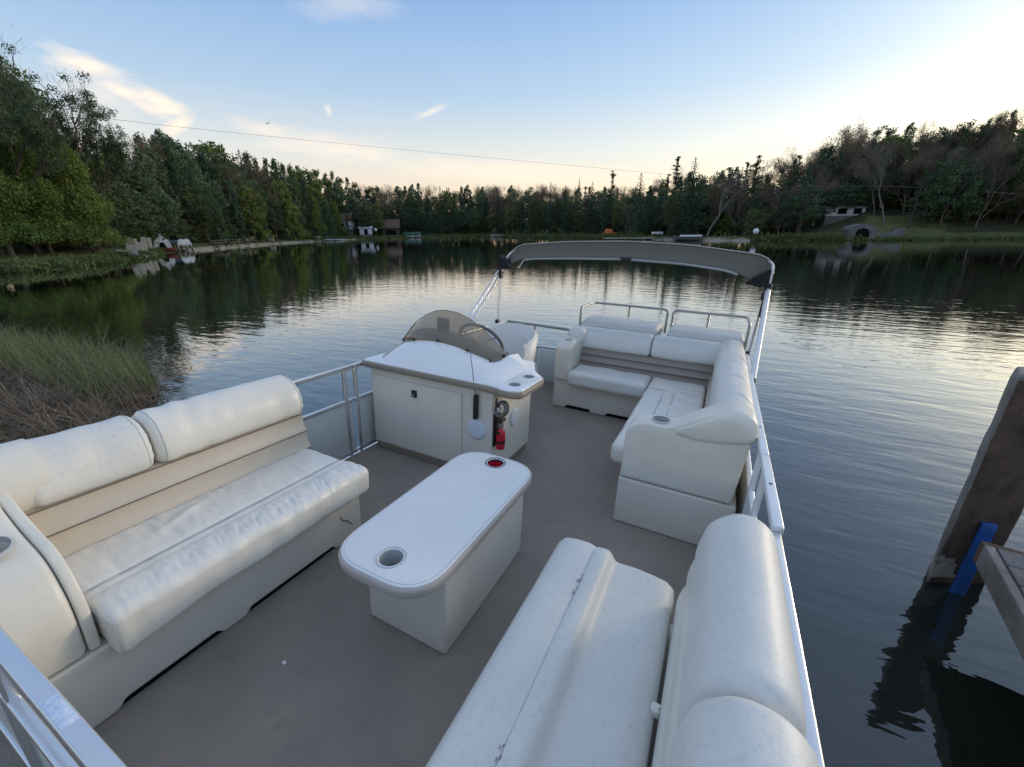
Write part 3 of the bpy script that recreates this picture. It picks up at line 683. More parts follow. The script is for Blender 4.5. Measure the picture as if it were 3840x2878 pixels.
# backs
front = chan((-3.985, .37), (-4.055, .565), 3, .010)
prof = [(-a, z) for a, z in front]+[(4.15, .565), (4.15, .30), (4.0, .30)]
bk2 = ls.part('back_pad', MBd().ext(prof, 'x', -1.20, .06, .01, 1, 2), 'vinyl_taupe')
mb = MBd()
for t in (1/3, 2/3, 1): mb.tube([(x, 3.983+.07*t, .37+.195*t) for x in (-1.19, .05)], .005, 6)
ls.part('seam', mb, 'piping', bk2)
rp = rpoly([(4.035, .560), (4.03, .62), (4.06, .715), (4.14, .752), (4.24, .75), (4.30, .70), (4.31, .60), (4.18, .55)], .035, 4)
for a, b_ in ((-1.24, -.512), (-.505, .10)):
    ls.part('back_bolster', MBd().ext(rp, 'x', a, b_, .03, 8, 4, lambda x, y, z: (x, y, z+.005*nse(x*8, y*9))), 'vinyl_white', smooth=60)
sb = chan((.040, .37), (.075, .60), 2, .008)
ls.part('back_pad', MBd().ext([(2*.0575-x+0.0, z) for x, z in sb][:0]+sb+[(.18, .60), (.18, .30), (.06, .30)], 'y', 2.30, 4.05, .01, 1, 2), 'vinyl_tan')
rs = rpoly([(.058, .590), (.052, .66), (.075, .745), (.145, .792), (.215, .785), (.272, .735), (.282, .66), (.262, .59), (.16, .575)], .03, 4)
ys = [2.26, 2.49, 2.91, 3.35, 4.27]
for a, b_ in zip(ys[:-1], ys[1:]):
    ls.part('back_bolster', MBd().ext(rs, 'y', a, b_, .034, 10, 6, lambda x, y, z: (x, y, z+.005*nse(x*8, y*9))), 'vinyl_white', smooth=60)
# arm at the far end of the stern bench
ap2 = rpoly([(3.69, .294), (3.69, .62), (3.78, .668), (4.0, .665), (4.10, .72), (4.30, .72), (4.30, .294)], [.008, .04, .05, .05, .05, .05, .008], 5)
ls.part('armrest', MBd().ext(ap2, 'x', -1.338, -1.180, .020, 3, 4), 'vinyl_cream', smooth=50, cut=[(-1.262, 3.83, .55, .80, .040)])
ls.part('cup_holder', MBd().lathe([(.0385, .668), (.046, .668), (.046, .662), (.0395, .655), (.038, .57), (0, .57), (0, .575)], (-1.262, 3.83, 0), 24), 'cup_grey')
ls.part('arm_pad', MBd().rbox(-1.335, -1.15, 3.98, 4.30, .60, .748, .055, (5, 6, 3)), 'vinyl_white', smooth=60)

# ================================================================== SUN PADS BEHIND THE SOFA
def sunpad(x0, x1, label):
    t = Thing('sun_pad', label, 'sun pad', ((x0+x1)/2, 4.65, .5), BF, 'sun pads with rails over the stern')
    t.part('cushion', MBd().rbox(x0+.015, x1-.012, 4.37, 4.90, .655, .775, .045, (16, 10, 2), lambda x, y, z: (x, y, z+(.022*(1-((y-4.63)/.28)**2)+.005*nse(x*6, y*6) if z > .72 else 0))), 'vinyl_white', smooth=60)
    t.part('board', MBd().box(x0+.03, x1-.03, 4.40, 4.90, .02, .652), 'base_plastic')
    zr = .918
    t.part('grab_rail', MBd().tube(arcpath([(x0, 4.41, .655), (x0, 4.41, zr), (x0, 4.92, zr), (x1, 4.92, zr), (x1, 4.92, .655)] if x0 < -1 else [(x0, 4.92, .655), (x0, 4.92, zr), (x1, 4.92, zr), (x1, 4.41, zr), (x1, 4.41, .60)], .05), .0135, 10), 'rail_grey')
    xm = (x0+x1)/2; t.part('rail_post', MBd().tube([(xm, 4.92, zr), (xm, 4.92, .70)], .012, 8), 'rail_grey')
sunpad(-1.335, -.495, 'padded stern cushion with grab rail behind the taupe-backed bench beside the helm chair')
sunpad(-.435, .288, 'padded stern cushion with grab rail next to the thick white canopy pole')

# ================================================================== CANOPY
cp = Thing('canopy', 'folded grey striped sunshade canopy on slanting poles over the stern', 'canopy', (-.93, 4.1, 0), BF)
NU = 40
def lerp(tab, x):
    for (a, va), (b_, vb) in zip(tab[:-1], tab[1:]):
        if x <= b_: return va+(vb-va)*(x-a)/(b_-a)
    return tab[-1][1]
up = arcpath([(-2.17, 4.22, 1.36), (-2.10, 4.22, 1.478), (-2.00, 4.22, 1.532), (-1.45, 4.22, 1.578), (-.90, 4.22, 1.600), (-.35, 4.22, 1.588), (.24, 4.22, 1.530), (.325, 4.22, 1.49), (.365, 4.22, 1.38)], .09, 4)
lw = arcpath([(-2.05, 4.08, 1.345), (-1.95, 4.08, 1.385), (-1.80, 4.08, 1.408), (-1.4, 4.08, 1.432), (-.86, 4.08, 1.452), (-.35, 4.08, 1.438), (.0, 4.08, 1.405), (.11, 4.08, 1.372), (.20, 4.08, 1.325)], .09, 4)
bk3 = [(x+(0.0), y+.30, z-.06) for x, y, z in up]
def resam(P, n):
    P = np.array(P); d = np.r_[0, np.cumsum(np.linalg.norm(np.diff(P, axis=0), axis=1))]; t = np.linspace(0, d[-1], n)
    return [tuple(np.interp(q, d, P[:, k]) for k in range(3)) for q in t]
U, Lw, B3 = resam(up, NU), resam(lw, NU), resam(bk3, NU)
rows = []
for k in range(7):
    t = k/6; rows.append([(a[0]*(1-t)+b_[0]*t, a[1]*(1-t)+b_[1]*t+.02*sin(pi*t), a[2]*(1-t)+b_[2]*t-.012*sin(pi*t)) for a, b_ in zip(Lw, U)])
top = []
for k in range(1, 6):
    t = k/5; top.append([(a[0]*(1-t)+b_[0]*t, a[1]*(1-t)+b_[1]*t, a[2]*(1-t)+b_[2]*t+.02*sin(pi*t)) for a, b_ in zip(U, B3)])
cv = cp.part('canvas', MBd().grid(rows+top), 'canvas', smooth=60)
md = cv.modifiers.new('thick', 'SOLIDIFY'); md.thickness = .006
cp.part('hem', MBd().tube([(x, y-.004, z+.004) for x, y, z in U], .006, 6), 'table_edge', cv)
cp.part('bow_tube', MBd().tube([(x, y-.012, z-.012) for x, y, z in Lw[3:-2]], .010, 8), 'rail_grey')
cp.part('bow_tube', MBd().tube(arcpath([(-2.235, 4.20, 1.27), (-2.15, 4.22, 1.43), (-2.03, 4.235, 1.508), (-.9, 4.235, 1.575), (.27, 4.235, 1.505), (.352, 4.225, 1.46), (.348, 4.20, 1.28)], .07), .013, 10), 'aluminium_white')
cp.part('bow_tube', MBd().tube([(x, y+.0, z-.02) for x, y, z in B3], .012, 8), 'aluminium')
cp.part('joint', MBd().rbox(-.90, -.80, 4.05, 4.11, 1.425, 1.462, .01, (1, 1, 1)), 'black_plastic')
for sx in (-1, 1):
    X = -2.235 if sx < 0 else .345
    cp.part('clamp', MBd().rbox(X-.028, X+.028, 4.16, 4.24, 1.225, 1.305, .012, (1, 1, 1)), 'black_plastic')
    cp.part('clamp', MBd().rbox(X-.02-sx*.02, X+.02-sx*.02, 4.14, 4.19, 1.17, 1.225, .01, (1, 1, 1)), 'black_plastic')
    # dark mesh pocket bunched in the corner
    a = [(X-sx*.005, 4.13, 1.29), (X-sx*.07, 4.11, 1.27), (X-sx*.18, 4.07, 1.295), (X-sx*.13, 4.09, 1.345), (X-sx*.01, 4.13, 1.42)]
    b_ = [(x, y+.12, z) for x, y, z in a]
    mb = MBd().add(a+b_, [(0, 1, 2, 3, 4), (9, 8, 7, 6, 5)]+[(i, (i+1) % 5, 5+(i+1) % 5, 5+i) for i in range(5)]); cp.part('corner_pocket', mb, 'canvas_lining')
cp.part('pole', MBd().tube([(.350, 4.2, 1.27), (.322, 3.46, .635)], .021, 12), 'aluminium_white')
cp.part('pole', MBd().tube([(.335, 4.16, 1.24), (.315, 4.24, .66)], .012, 10), 'aluminium')
cp.part('strap', MBd().tube([(.335, 4.15, 1.19), (.335, 4.16, 1.02)], .016, 8), 'black_plastic')
cp.part('bracket', MBd().rbox(.292, .342, 3.42, 3.49, .60, .655, .01, (1, 1, 1)), 'black_plastic')
cp.part('bracket', MBd().rbox(.290, .325, 4.20, 4.25, .58, .70, .01, (1, 1, 1)), 'black_plastic')
cp.part('pole', MBd().tube([(-2.245, 4.20, 1.27), (-2.215, 3.34, .69)], .0135, 10), 'aluminium')
cp.part('pole', MBd().tube([(-2.225, 4.17, 1.21), (-2.195, 3.44, .69)], .0115, 10), 'aluminium')
cp.part('pole', MBd().tube([(-2.225, 4.19, 1.23), (-2.215, 4.13, .70)], .0125, 10), 'aluminium')
cp.part('bracket', MBd().rbox(-2.235, -2.195, 4.10, 4.15, .68, .72, .008, (1, 1, 1)), 'black_plastic')

# ================================================================== RIGHT BOW LOUNGE
ch = Thing('bow_lounge', 'weathered white vinyl lounge with stained bolster along the right railing', 'lounge seat', (0, .6, 0), BF)
ch.part('base', MBd().rbox(-.335, .265, -.45, 1.285, .002, .262, .01, (1, 1, 1)), 'base_plastic')
sp2 = [(-.392, .275), (-.402, .34), (-.398, .405), (-.375, .436), (-.33, .448), (-.285, .447), (-.263, .441), (-.255, .439), (-.247, .444), (-.225, .446), (-.207, .444), (-.196, .434), (-.184, .412), (-.174, .401), (-.160, .398), (-.10, .403), (-.03, .401), (.015, .394), (.036, .375), (.042, .34), (.040, .275)]
ch.part('seat_cushion', MBd().ext(sp2, 'y', -.45, 1.335, .030, 60, 5, lambda x, y, z: (x, y, z+(.005*nse(x*8, y*5)+.002*nse(x*30, y*30) if z > .36 else 0))), 'vinyl_grimy', smooth=50)
mb = MBd()
for a, b_ in ((-.4, .95), (.95, 1.30)): mb.tube([(-.255+.001*nse(y*9, 1), y, .4395) for y in np.linspace(a, b_, 12)], .0016 if a < 0 else .002, 5)
ch.part('seam', mb, 'piping_light')
rnd = random.Random(3)
for y0, y1, n in ((1.02, 1.17, 9), (.50, .57, 4)):
    mb = MBd()
    for k in range(n):
        y = rnd.uniform(y0, y1); x = -.257+rnd.uniform(-.004, .004); mb.tube([(x, y, .4425), (x+rnd.uniform(-.005, .005), y+rnd.uniform(.004, .011), .4425)], .0012, 4)
    ch.part('torn_stitching', mb, 'piping')
ch.part('tuft', MBd().rbox(.026, .052, .845, .872, .365, .398, .010, (2, 2, 2), lambda x, y, z: (x+.006*nse(x*90, y*90, z*90), y, z)), 'vinyl_cream')
sb = chan((.053, .35), (.082, .60), 2, .010)
ch.part('back_pad', MBd().ext(sb+[(.2, .60), (.2, .28), (.07, .28)], 'y', -.45, 1.255, .012, 1, 3), 'vinyl_cream')
rr = rpoly([(.080, .545), (.068, .64), (.088, .745), (.150, .800), (.215, .798), (.262, .755), (.276, .68), (.272, .56), (.18, .53)], .03, 4)
bb_ = ch.part('back_bolster', MBd().ext(rr, 'y', .650, 1.252, .045, 22, 6, lambda x, y, z: (x, y, z+.004*nse(x*8, y*7))), 'vinyl_grimy', smooth=60)
ch.part('piping', pring(rr, 'y', 1.218, .004), 'piping_light', bb_)
rr2 = [(x+(x-.17)*.06, z+.006+(z-.66)*.03) for x, z in rr]
ch.part('back_bolster', MBd().ext(rr2, 'y', -.45, .645, .035, 22, 6, lambda x, y, z: (x, y, z+.005*nse(x*8, y*7, 5.))), 'vinyl_grimy', smooth=60)
mb = MBd().lathe([(0, .0), (.006, .001), (.004, .003), (0, .004)], (-1.10, .80, .001), 8); mb.v = mb.v
single('pebble', MBd().rbox(-1.212, -1.196, .655, .667, .0005, .008, .004, (1, 1, 1)), 'white_paint', 'tiny white pebble on the carpet near the cream couch', 'pebble', (-1.204, .66, 0), BF)
single('crumpled_towel', MBd().rbox(-.53, -.40, 3.02, 3.12, .001, .03, .012, (10, 8, 2), lambda x, y, z: (x+.015*nse(y*20, 1), y+.01*nse(x*20, 2), max(.001, z+.02*nse(x*22, y*22)))), 'speaker_white', 'small crumpled pale cloth on the carpet beside the corner sofa seat', 'cloth', (-.46, 3.07, 0), BF, smooth=60)

# ================================================================== THE SETTING: terrain, water
SH = [(-180, 16), (-130, 17), (-105, 24), (-88, 34), (-76, 40.4), (-72.5, 41.8), (-70, 44.3), (-67.2, 52), (-63.8, 70.5), (-59.3, 80), (-53.8, 103), (-46.7, 133), (-37.8, 152), (-28.9, 148), (-19.9, 109), (-11.1, 93), (-4, 80), (2.1, 77), (8.7, 77.5), (14.5, 81), (19.4, 85), (23.9, 89), (40, 92), (60, 90), (90, 60), (120, 30), (150, 18), (180, 16)]
def shore(az):
    a = math.degrees(az); a = (a+180) % 360-180
    r = lerp(SH, a)
    return r+.35*sin(a*2.3)+.25*sin(a*5.1+1)
HILL = [(-180, .02), (-90, .05), (-70, .08), (-45, .03), (-10, .02), (4, .03), (9, .12), (13, .33), (20, .34), (30, .30), (60, .2), (100, .05), (180, .02)]
def hz(az, off):
    if off < 0: return max(-1.5, .0+off*.25)
    h = min(off, 1.2)*.35/1.2
    if off > 1.2: h += (off-1.2)*.012
    if off > 3: h += lerp(HILL, (math.degrees(az)+180) % 360-180)*min(off-3, 38)
    return h+.05*nse(az*20, off*.3)*min(off, 1)
def ground(x, y):
    az = atan2(x, y); return hz(az, hypot(x, y)-shore(az))
OFFS = [-14, -4, -1.2, -.4, .0, .25, .6, 1.2, 2, 3, 4.5, 6.5, 9, 12, 16, 22, 30, 42, 60, 100, 220, 600, 2500]
mb = MBd(); rows = []
AZN = 361
for i in range(AZN):
    az = -pi+2*pi*i/(AZN-1); R = shore(az); rows.append([((R+o)*sin(az), (R+o)*cos(az), hz(az, o)) for o in OFFS])
mb.grid(rows)
mb.mi = []
for i in range(AZN-1):
    a = math.degrees(-pi+2*pi*(i+.5)/(AZN-1))
    for j in range(len(OFFS)-1):
        o = (OFFS[j]+OFFS[j+1])/2; k = 0
        if o < 0: k = 3
        elif -66 < a < -45 and o < 4: k = 2 if o < 1.0 else 1
        elif -9.5 < a < 3.5 and o < 4.5: k = 2
        elif a > 13 and a < 30 and o < (14 if a < 19 else 5): k = 1
        elif -84 < a < -30 and o < 9: k = 1
        mb.mi.append(k)
g = single('ground', mb, ['ground', 'lawn', 'sand', 'lakebed'], None, None, kind='structure')
single('lake_bottom', MBd().add([(-260, -60, -1.5), (180, -60, -1.5), (180, 190, -1.5), (-260, 190, -1.5)], [(0, 1, 2, 3)]), 'lakebed', None, None, kind='structure')
single('water', MBd().add([(-200, -40, 0), (120, -40, 0), (120, 170, 0), (-200, 170, 0)], [(0, 1, 2, 3)]), 'lake_water', None, None, kind='structure')

# ================================================================== TREES
RN = np.random.RandomState(5)
def leaves(cen, size, flat=.3, asp=.6, rng=RN, updir=None):
    """a leaf-sized quad at every centre"""
    n = len(cen); cen = np.asarray(cen, float)
    nrm = rng.normal(size=(n, 3)); nrm[:, 2] = nrm[:, 2]*(1-flat)+flat*1.5*np.sign(nrm[:, 2]+1e-9); nrm /= np.linalg.norm(nrm, axis=1)[:, None]
    a = rng.normal(size=(n, 3))
    if updir is not None: a = a*.35+np.asarray(updir)
    a -= nrm*(a*nrm).sum(1)[:, None]; a /= np.linalg.norm(a, axis=1)[:, None]
    b_ = np.cross(nrm, a); s1 = (np.asarray(size)*(.6+.8*rng.rand(n)))[:, None]/2; s2 = s1*asp
    V = np.stack([cen-a*s1, cen-b_*s2*1.1+a*s1*.1, cen+a*s1, cen+b_*s2], 1).reshape(-1, 3)
    F = np.arange(4*n).reshape(n, 4); return V, F
def leafmesh(name, V, F, mt):
    me = bpy.data.meshes.new(name); me.vertices.add(len(V)); me.vertices.foreach_set('co', np.asarray(V, np.float32).ravel())
    me.loops.add(F.size); me.loops.foreach_set('vertex_index', F.ravel().astype(np.int32)); me.polygons.add(len(F))
    me.polygons.foreach_set('loop_start', np.arange(0, F.size, 4, dtype=np.int32)); me.polygons.foreach_set('loop_total', np.full(len(F), 4, np.int32))
    me.materials.append(MT[mt]); me.update(); me.validate(); return me
def trunkmesh(segs, mt, n=6):
    mb = MBd()
    for pts, r, tp in segs: mb.tube(pts, r, n, taper=tp)
    return tomesh('trunk', mb, mt, (0, 0, 0), 60, weld=False)
def k_spruce(seed, H=14., W=2.0, leaf=.36, dens=1.3, mt='leaf_spruce', base=1.0, droop=.35):
    r = np.random.RandomState(seed); C = []; D = []; segs = [([(0, 0, -1), (0, 0, H*.98)], H*.014+.04, .15)]
    z = base
    while z < H-.2:
        t = (H-z)/(H-base); R = W*(t**.64)*(.75+.4*r.rand())+.08; nb = int(6+4*t); a0 = r.rand()*6.28
        for k in range(nb):
            a = a0+6.283*k/nb+r.normal()*.25; Rb = R*(.65+.45*r.rand()); m_ = max(2, int(Rb/.28*dens))
            for q in range(m_):
                d = Rb*(q+.6)/m_; C.append((cos(a)*d+r.normal()*.09, sin(a)*d+r.normal()*.09, z-droop*d+.12*d*d/(Rb+.1)+r.normal()*.07)); D.append((cos(a), sin(a), -.35))
        z += .30+.12*r.rand()
    for k in range(12): C.append((r.normal()*.03, r.normal()*.03, H+.1-k*.09)); D.append((0, 0, 1))
    Ca = np.array(C); lf = leaf*np.clip(.5+(H-Ca[:, 2])/5., .5, 1.)
    V, F = leaves(C, lf, .25, .5, r, D); return leafmesh('crown', V, F, mt), trunkmesh(segs, 'bark')
def blob(r, c, rad, n): 
    p = r.normal(size=(n, 3)); p /= np.linalg.norm(p, axis=1)[:, None]; p *= (r.rand(n)**.45)[:, None]; return p*np.array(rad)+np.array(c)
def k_pine(seed, H=17., W=3.0, leaf=.34, n=1.0, mt='leaf_pine', z0=.18):
    r = np.random.RandomState(seed); C = []; segs = [([(0, 0, -1), (r.normal()*.15, r.normal()*.15, H*.5), (r.normal()*.3, r.normal()*.3, H*.97)], H*.013+.05, .25)]
    z = H*z0
    while z < H:
        t = (z/H-z0)/(1-z0); R = W*(1.15-t)**.8*(.8+.3*r.rand())
        for k in range(r.randint(2, 5)):
            a = r.rand()*6.283; Rb = R*(.4+.65*r.rand()); zz = z+r.normal()*.3; e = (cos(a)*Rb, sin(a)*Rb, zz+.18*Rb)
            segs.append(([(0, 0, zz-.2), (e[0]*.5, e[1]*.5, zz), e], .07, .3))
            for q in (.35, .6, .8, 1.0):
                if r.rand() < .8: C.append(blob(r, (e[0]*q, e[1]*q, zz+.18*Rb*q+.1), (.55+.25*r.rand(), .55+.25*r.rand(), .22), int(15*n)))
        z += .55+.4*r.rand()
    for zz in np.arange(H*.72, H, .3): C.append(blob(r, (r.normal()*.12, r.normal()*.12, zz), ((H-zz)*.2+.13, (H-zz)*.2+.13, .26), int(16*n)))
    C = np.concatenate(C); V, F = leaves(C, leaf, .2, .45, r); return leafmesh('crown', V, F, mt), trunkmesh(segs, 'bark')
def k_cedar(seed, H=9., W=2.4, leaf=.30, n=3200, mt='leaf_cedar', low=.06):
    r = np.random.RandomState(seed); C = []; D = []
    for k in range(int(n/26)):
        t = r.rand()**.75; z = H*(low+(1-low)*(1-t)); Rm = W*(t**.62)*(.8+.25*sin(seed+5*t*3.1)); a = r.rand()*6.283; Rr = Rm*(.55+.5*r.rand()**.5)
        c = (cos(a)*Rr, sin(a)*Rr, z); b_ = blob(r, c, (.16*W+.1, .16*W+.1, .10*H*.35+.15), 26); C.append(b_); D += [(cos(a)*.5, sin(a)*.5, .55)]*26
    C = np.concatenate(C); V, F = leaves(C, leaf, .05, .5, r, D)
    segs = [([(0, 0, -1), (.1, 0, H*.5), (0, 0, H*.93)], H*.016+.06, .2)]
    for k in range(10): a = r.rand()*6.28; z = H*(.1+.6*r.rand()); q = W*.6*(1-z/H); segs.append(([(0, 0, z-.3), (cos(a)*q, sin(a)*q, z+.3)], .05, .3))
    return leafmesh('crown', V, F, mt), trunkmesh(segs, 'bark')
def branch_tree(r, H, spread, levels=4, up=.75, nb0=3, r0=.16, lean=(0, 0)):
    segs = []; tips = []
    def go(p, d, L, rad, lv):
        q = p.copy(); pts = [tuple(p)]
        for s in range(3):
            d2 = (d+np.array([*r.normal(size=2)*.12, r.normal()*.05])); d2 /= np.linalg.norm(d2); q = q+d2*L/3; pts.append(tuple(q)); d = d2
        segs.append((pts, rad, .6)); tips.append((q.copy(), d.copy(), lv))
        if lv == 0: return
        for k in range(r.randint(3, 5) if lv > 1 else 4):
            s = .35+.65*r.rand(); b_ = np.array(pts[0])*(1-s)+q*s if k else q
            a = r.rand()*6.283; nd_ = d*up+np.array([cos(a), sin(a), .15])*spread; nd_ /= np.linalg.norm(nd_)
            go(b_, nd_, L*(.58+.2*r.rand()), rad*.55, lv-1)
    go(np.array([0, 0, -.5]), np.array([lean[0], lean[1], 1.]), H*.42, r0, levels); return segs, tips
def k_bare(seed, H=13., spread=.45, mt='leaf_bud', nleaf=1300, leaf=.20, tm='twigs', levels=4, twig=1500, up=.95):
    r = np.random.RandomState(seed); segs, tips = branch_tree(r, H, spread, levels, up=up)
    zm = max(t[0][2] for t in tips); k = H/zm
    segs = [([(a*k, b_*k, c*k) for a, b_, c in pts], rad, tp) for pts, rad, tp in segs]
    P = np.array([t[0]*k for t in tips if t[2] <= 1]); i = r.randint(0, len(P), nleaf); C = P[i]+r.normal(size=(nleaf, 3))*H*.032
    V, F = leaves(C, leaf, .0, .55, r)
    i = r.randint(0, len(P), twig); T = P[i]+r.normal(size=(twig, 3))*H*.025; V2, F2 = leaves(T, H*.075, .0, .045, r, (0, 0, .7))
    return leafmesh('crown', np.concatenate([V, V2]), np.concatenate([F, F2+len(V)]), mt), trunkmesh(segs, tm, 4)
def k_leafy(seed, H=11., W=3.2, leaf=.32, n=70, per=46, mt='leaf_spring'):
    r = np.random.RandomState(seed); segs, tips = branch_tree(r, H*.9, .6, 3); zm = max(t[0][2] for t in tips); k = H*.92/zm
    segs = [([(a*k, b_*k, c*k) for a, b_, c in pts], rad, tp) for pts, rad, tp in segs]; C = []
    for q in range(n):
        a = r.rand()*6.283; u_ = r.rand()**.8; ph = math.acos(1-1.75*r.rand()); R = (.6+.45*r.rand())
        c = (cos(a)*sin(ph)*W*R, sin(a)*sin(ph)*W*R, H*.56+cos(ph)*H*.40*R); C.append(blob(r, c, (.85, .85, .55), per))
    C = np.concatenate(C); V, F = leaves(C, leaf, .1, .6, r); return leafmesh('crown', V, F, mt), trunkmesh(segs, 'bark', 5)
KM = {}
def kinds(name, fn, *argsets): KM[name] = [(fn(*a[0], **a[1]), a[2]) for a in argsets]
kinds('spruce', k_spruce, ((11,), dict(H=14, W=2.6), 14), ((12,), dict(H=14, W=3.2), 14), ((13,), dict(H=14, W=1.8), 14))
kinds('pine', k_pine, ((21,), dict(), 17), ((22,), dict(W=3.6), 17), ((23,), dict(W=2.6), 17))
kinds('fir', k_cedar, ((35,), dict(H=14, W=2.7, leaf=.36, n=4200, mt='leaf_spruce', low=.03), 14), ((36,), dict(H=14, W=2.2, leaf=.34, n=3800, mt='leaf_spruce', low=.03), 14), ((37,), dict(H=14, W=3.2, leaf=.38, n=4600, mt='leaf_pine', low=.03), 14))
kinds('cedar', k_cedar, ((31,), dict(), 9), ((32,), dict(W=2.0), 9))
kinds('leafy', k_leafy, ((41,), dict(), 11), ((42,), dict(W=2.7), 11))
kinds('olive', k_leafy, ((43,), dict(mt='leaf_pine', n=80), 11), ((44,), dict(mt='leaf_pine', W=2.6), 11))
kinds('bare', k_bare, ((51,), dict(), 13), ((52,), dict(spread=.4, nleaf=2000), 13), ((53,), dict(spread=.5, nleaf=800), 13))
kinds('pale_bare', k_bare, ((54,), dict(tm='bark_pale', nleaf=700, twig=700, mt='twigs', spread=.5), 13),)
TN = {'fir': 'fir_tree', 'spruce': 'spruce_tree', 'pine': 'pine_tree', 'cedar': 'cedar_tree', 'leafy': 'leafy_tree', 'olive': 'leafy_tree', 'bare': 'budding_tree', 'pale_bare': 'bare_tree'}
NTREE = 0
trnd = random.Random(11)
def plant_at(kind, x, y, ztop, label, group=None, var=None, wide=1.0, meshes=None, h0=None, dz=0):
    """one tree: an Empty with trunk and crown; ztop is the height its tip reaches"""
    global NTREE
    (cm, tm), H0 = (meshes, h0) if meshes else (KM[kind][var if var is not None else trnd.randrange(len(KM[kind]))])
    z = ground(x, y)-.05+dz; h = max(1.5, ztop-z); s = h/H0
    e = bpy.data.objects.new(TN.get(kind, 'tree'), None); COL.objects.link(e); e.location = (x, y, z); e.rotation_euler = (0, 0, trnd.uniform(0, 6.28)); e.scale = (s*wide, s*wide, s)
    tag(e, label, 'tree', group)
    for n_, me in (('trunk', tm), ('crown', cm)):
        o = bpy.data.objects.new(n_, me); COL.objects.link(o); o.parent = e
    NTREE += 1; return e
def plant(kind, px, ytop, off, label, group=None, **k):
    az, el = azel(px*s_, ytop*s_); r = shore(az)+off; x, y = r*sin(az), r*cos(az)
    return plant_at(kind, x, y, HCAM+r*math.tan(el), label, group, **k)
TOP = [(-60, 60), (0, 215), (120, 280), (180, 292), (230, 305), (270, 290), (325, 283), (380, 305), (440, 300), (520, 328), (600, 345), (660, 360), (700, 370), (760, 393), (830, 402), (870, 396), (920, 402), (1000, 404), (1060, 405), (1100, 404), (1160, 404), (1210, 402), (1260, 404), (1310, 402), (1350, 406), (1415, 402), (1440, 366), (1480, 372), (1530, 378), (1580, 362), (1640, 345), (1672, 392), (1700, 345), (1780, 292), (1850, 280), (1950, 262), (2050, 264), (2130, 256), (2212, 232), (2400, 215)]
def pick(px, row):
    if px < 800: w = {'fir': 6, 'pine': 1.5, 'spruce': 4, 'bare': 1.2, 'olive': 1.5, 'cedar': 1}
    elif 1050 < px < 1430: w = {'fir': 1.2, 'bare': 4, 'olive': 2, 'leafy': 1.5, 'pine': 1}
    elif px < 1350: w = {'fir': 3.5, 'pine': 1.3, 'spruce': 3, 'bare': 2.5, 'olive': 1.5, 'leafy': .7}
    elif px < 1680: w = {'fir': 2, 'pine': 1.5, 'spruce': 1.5, 'bare': 3, 'olive': 1.2}
    else: w = {'bare': 4.5, 'pine': 1.6, 'fir': 1.6, 'spruce': 1.0, 'olive': 1.4}
    if row == 0: w = dict(w); w['leafy'] = w.get('leafy', 0)+1; w['olive'] = w.get('olive', 0)+2; w.pop('bare', 0) if px < 1350 else None
    ks = list(w); return trnd.choices(ks, [w[k] for k in ks])[0]
LBL = {'fir': 'dense dark green fir packed in the wood along the far shore', 'pine': 'dark pine packed in the dense wood along the far shore', 'spruce': 'dark pointed spruce packed in the dense wood along the far shore', 'bare': 'brown budding hardwood in the dense wood along the far shore',
       'olive': 'dull green leafy tree packed in the dense wood along the far shore', 'leafy': 'yellow-green young leafy tree in the dense wood along the far shore', 'cedar': 'mossy green cedar packed in the dense wood along the far shore'}
GRP = {k: 'wood along the far shore: '+v for k, v in {'fir': 'firs', 'pine': 'pines', 'spruce': 'spruces', 'bare': 'budding hardwoods', 'olive': 'dull leafy trees', 'leafy': 'young leafy trees', 'cedar': 'cedars'}.items()}
for row, (o0, step, hf0, hf1) in enumerate(((7, 26, .50, .68), (13, 24, .70, .86), (20, 22, .86, .98), (28, 20, .95, 1.03))):
    px = -90+row*7
    while px < 2420:
        yt = lerp(TOP, px); az, el = azel(px*s_, yt*s_); hy = lerp([(0, 512), (2212, 481)], px)
        f = trnd.uniform(hf0, hf1)*(trnd.choice((.86, .95, 1., 1.02)) if px > 1650 else 1); y2 = hy+(yt-hy)*f
        clear = (1755 < px < 1985 and row == 0) or (px < 260 and row < 1) or (300 < px < 390 and row == 0)
        if row == 0 and 1480 < px < 1600: clear = True
        if not clear:
            k = pick(px, row)
            off = o0+trnd.uniform(-2.5, 2.5)+(6 if 1755 < px < 1985 else 0)
            wide = {'spruce': .95, 'pine': .9, 'bare': .85}.get(k, .95)*trnd.uniform(.85, 1.15)
            plant(k, px, y2, off, LBL[k], GRP[k], wide=wide)
        # keep the spacing about even in metres
        px += step*trnd.uniform(.7, 1.3)*(100/ (shore(az)+off if not clear else 100))**.5
        off = o0
for row, (o0, hh) in enumerate(((9, 3.6), (15, 5.5), (24, 7.5))):
    px = -70+row*9
    while px < 2400:
        az, el = azel(px*s_, 500*s_); R = shore(az)+o0
        if not (1745 < px < 2000 and row == 0):
            ht = hh*trnd.uniform(.8, 1.25); x_, y_ = R*sin(az), R*cos(az); k = trnd.choice(['olive', 'cedar', 'olive', 'leafy'] if row == 0 else ['olive', 'cedar', 'olive'])
            plant_at(k, x_, y_, ground(x_, y_)+ht, 'low bushy understorey tree filling the shade of the far wood', 'understorey of the far wood', wide=trnd.uniform(1.5, 2.1))
        px += trnd.uniform(.8, 1.25)*30*(100/R)**.6
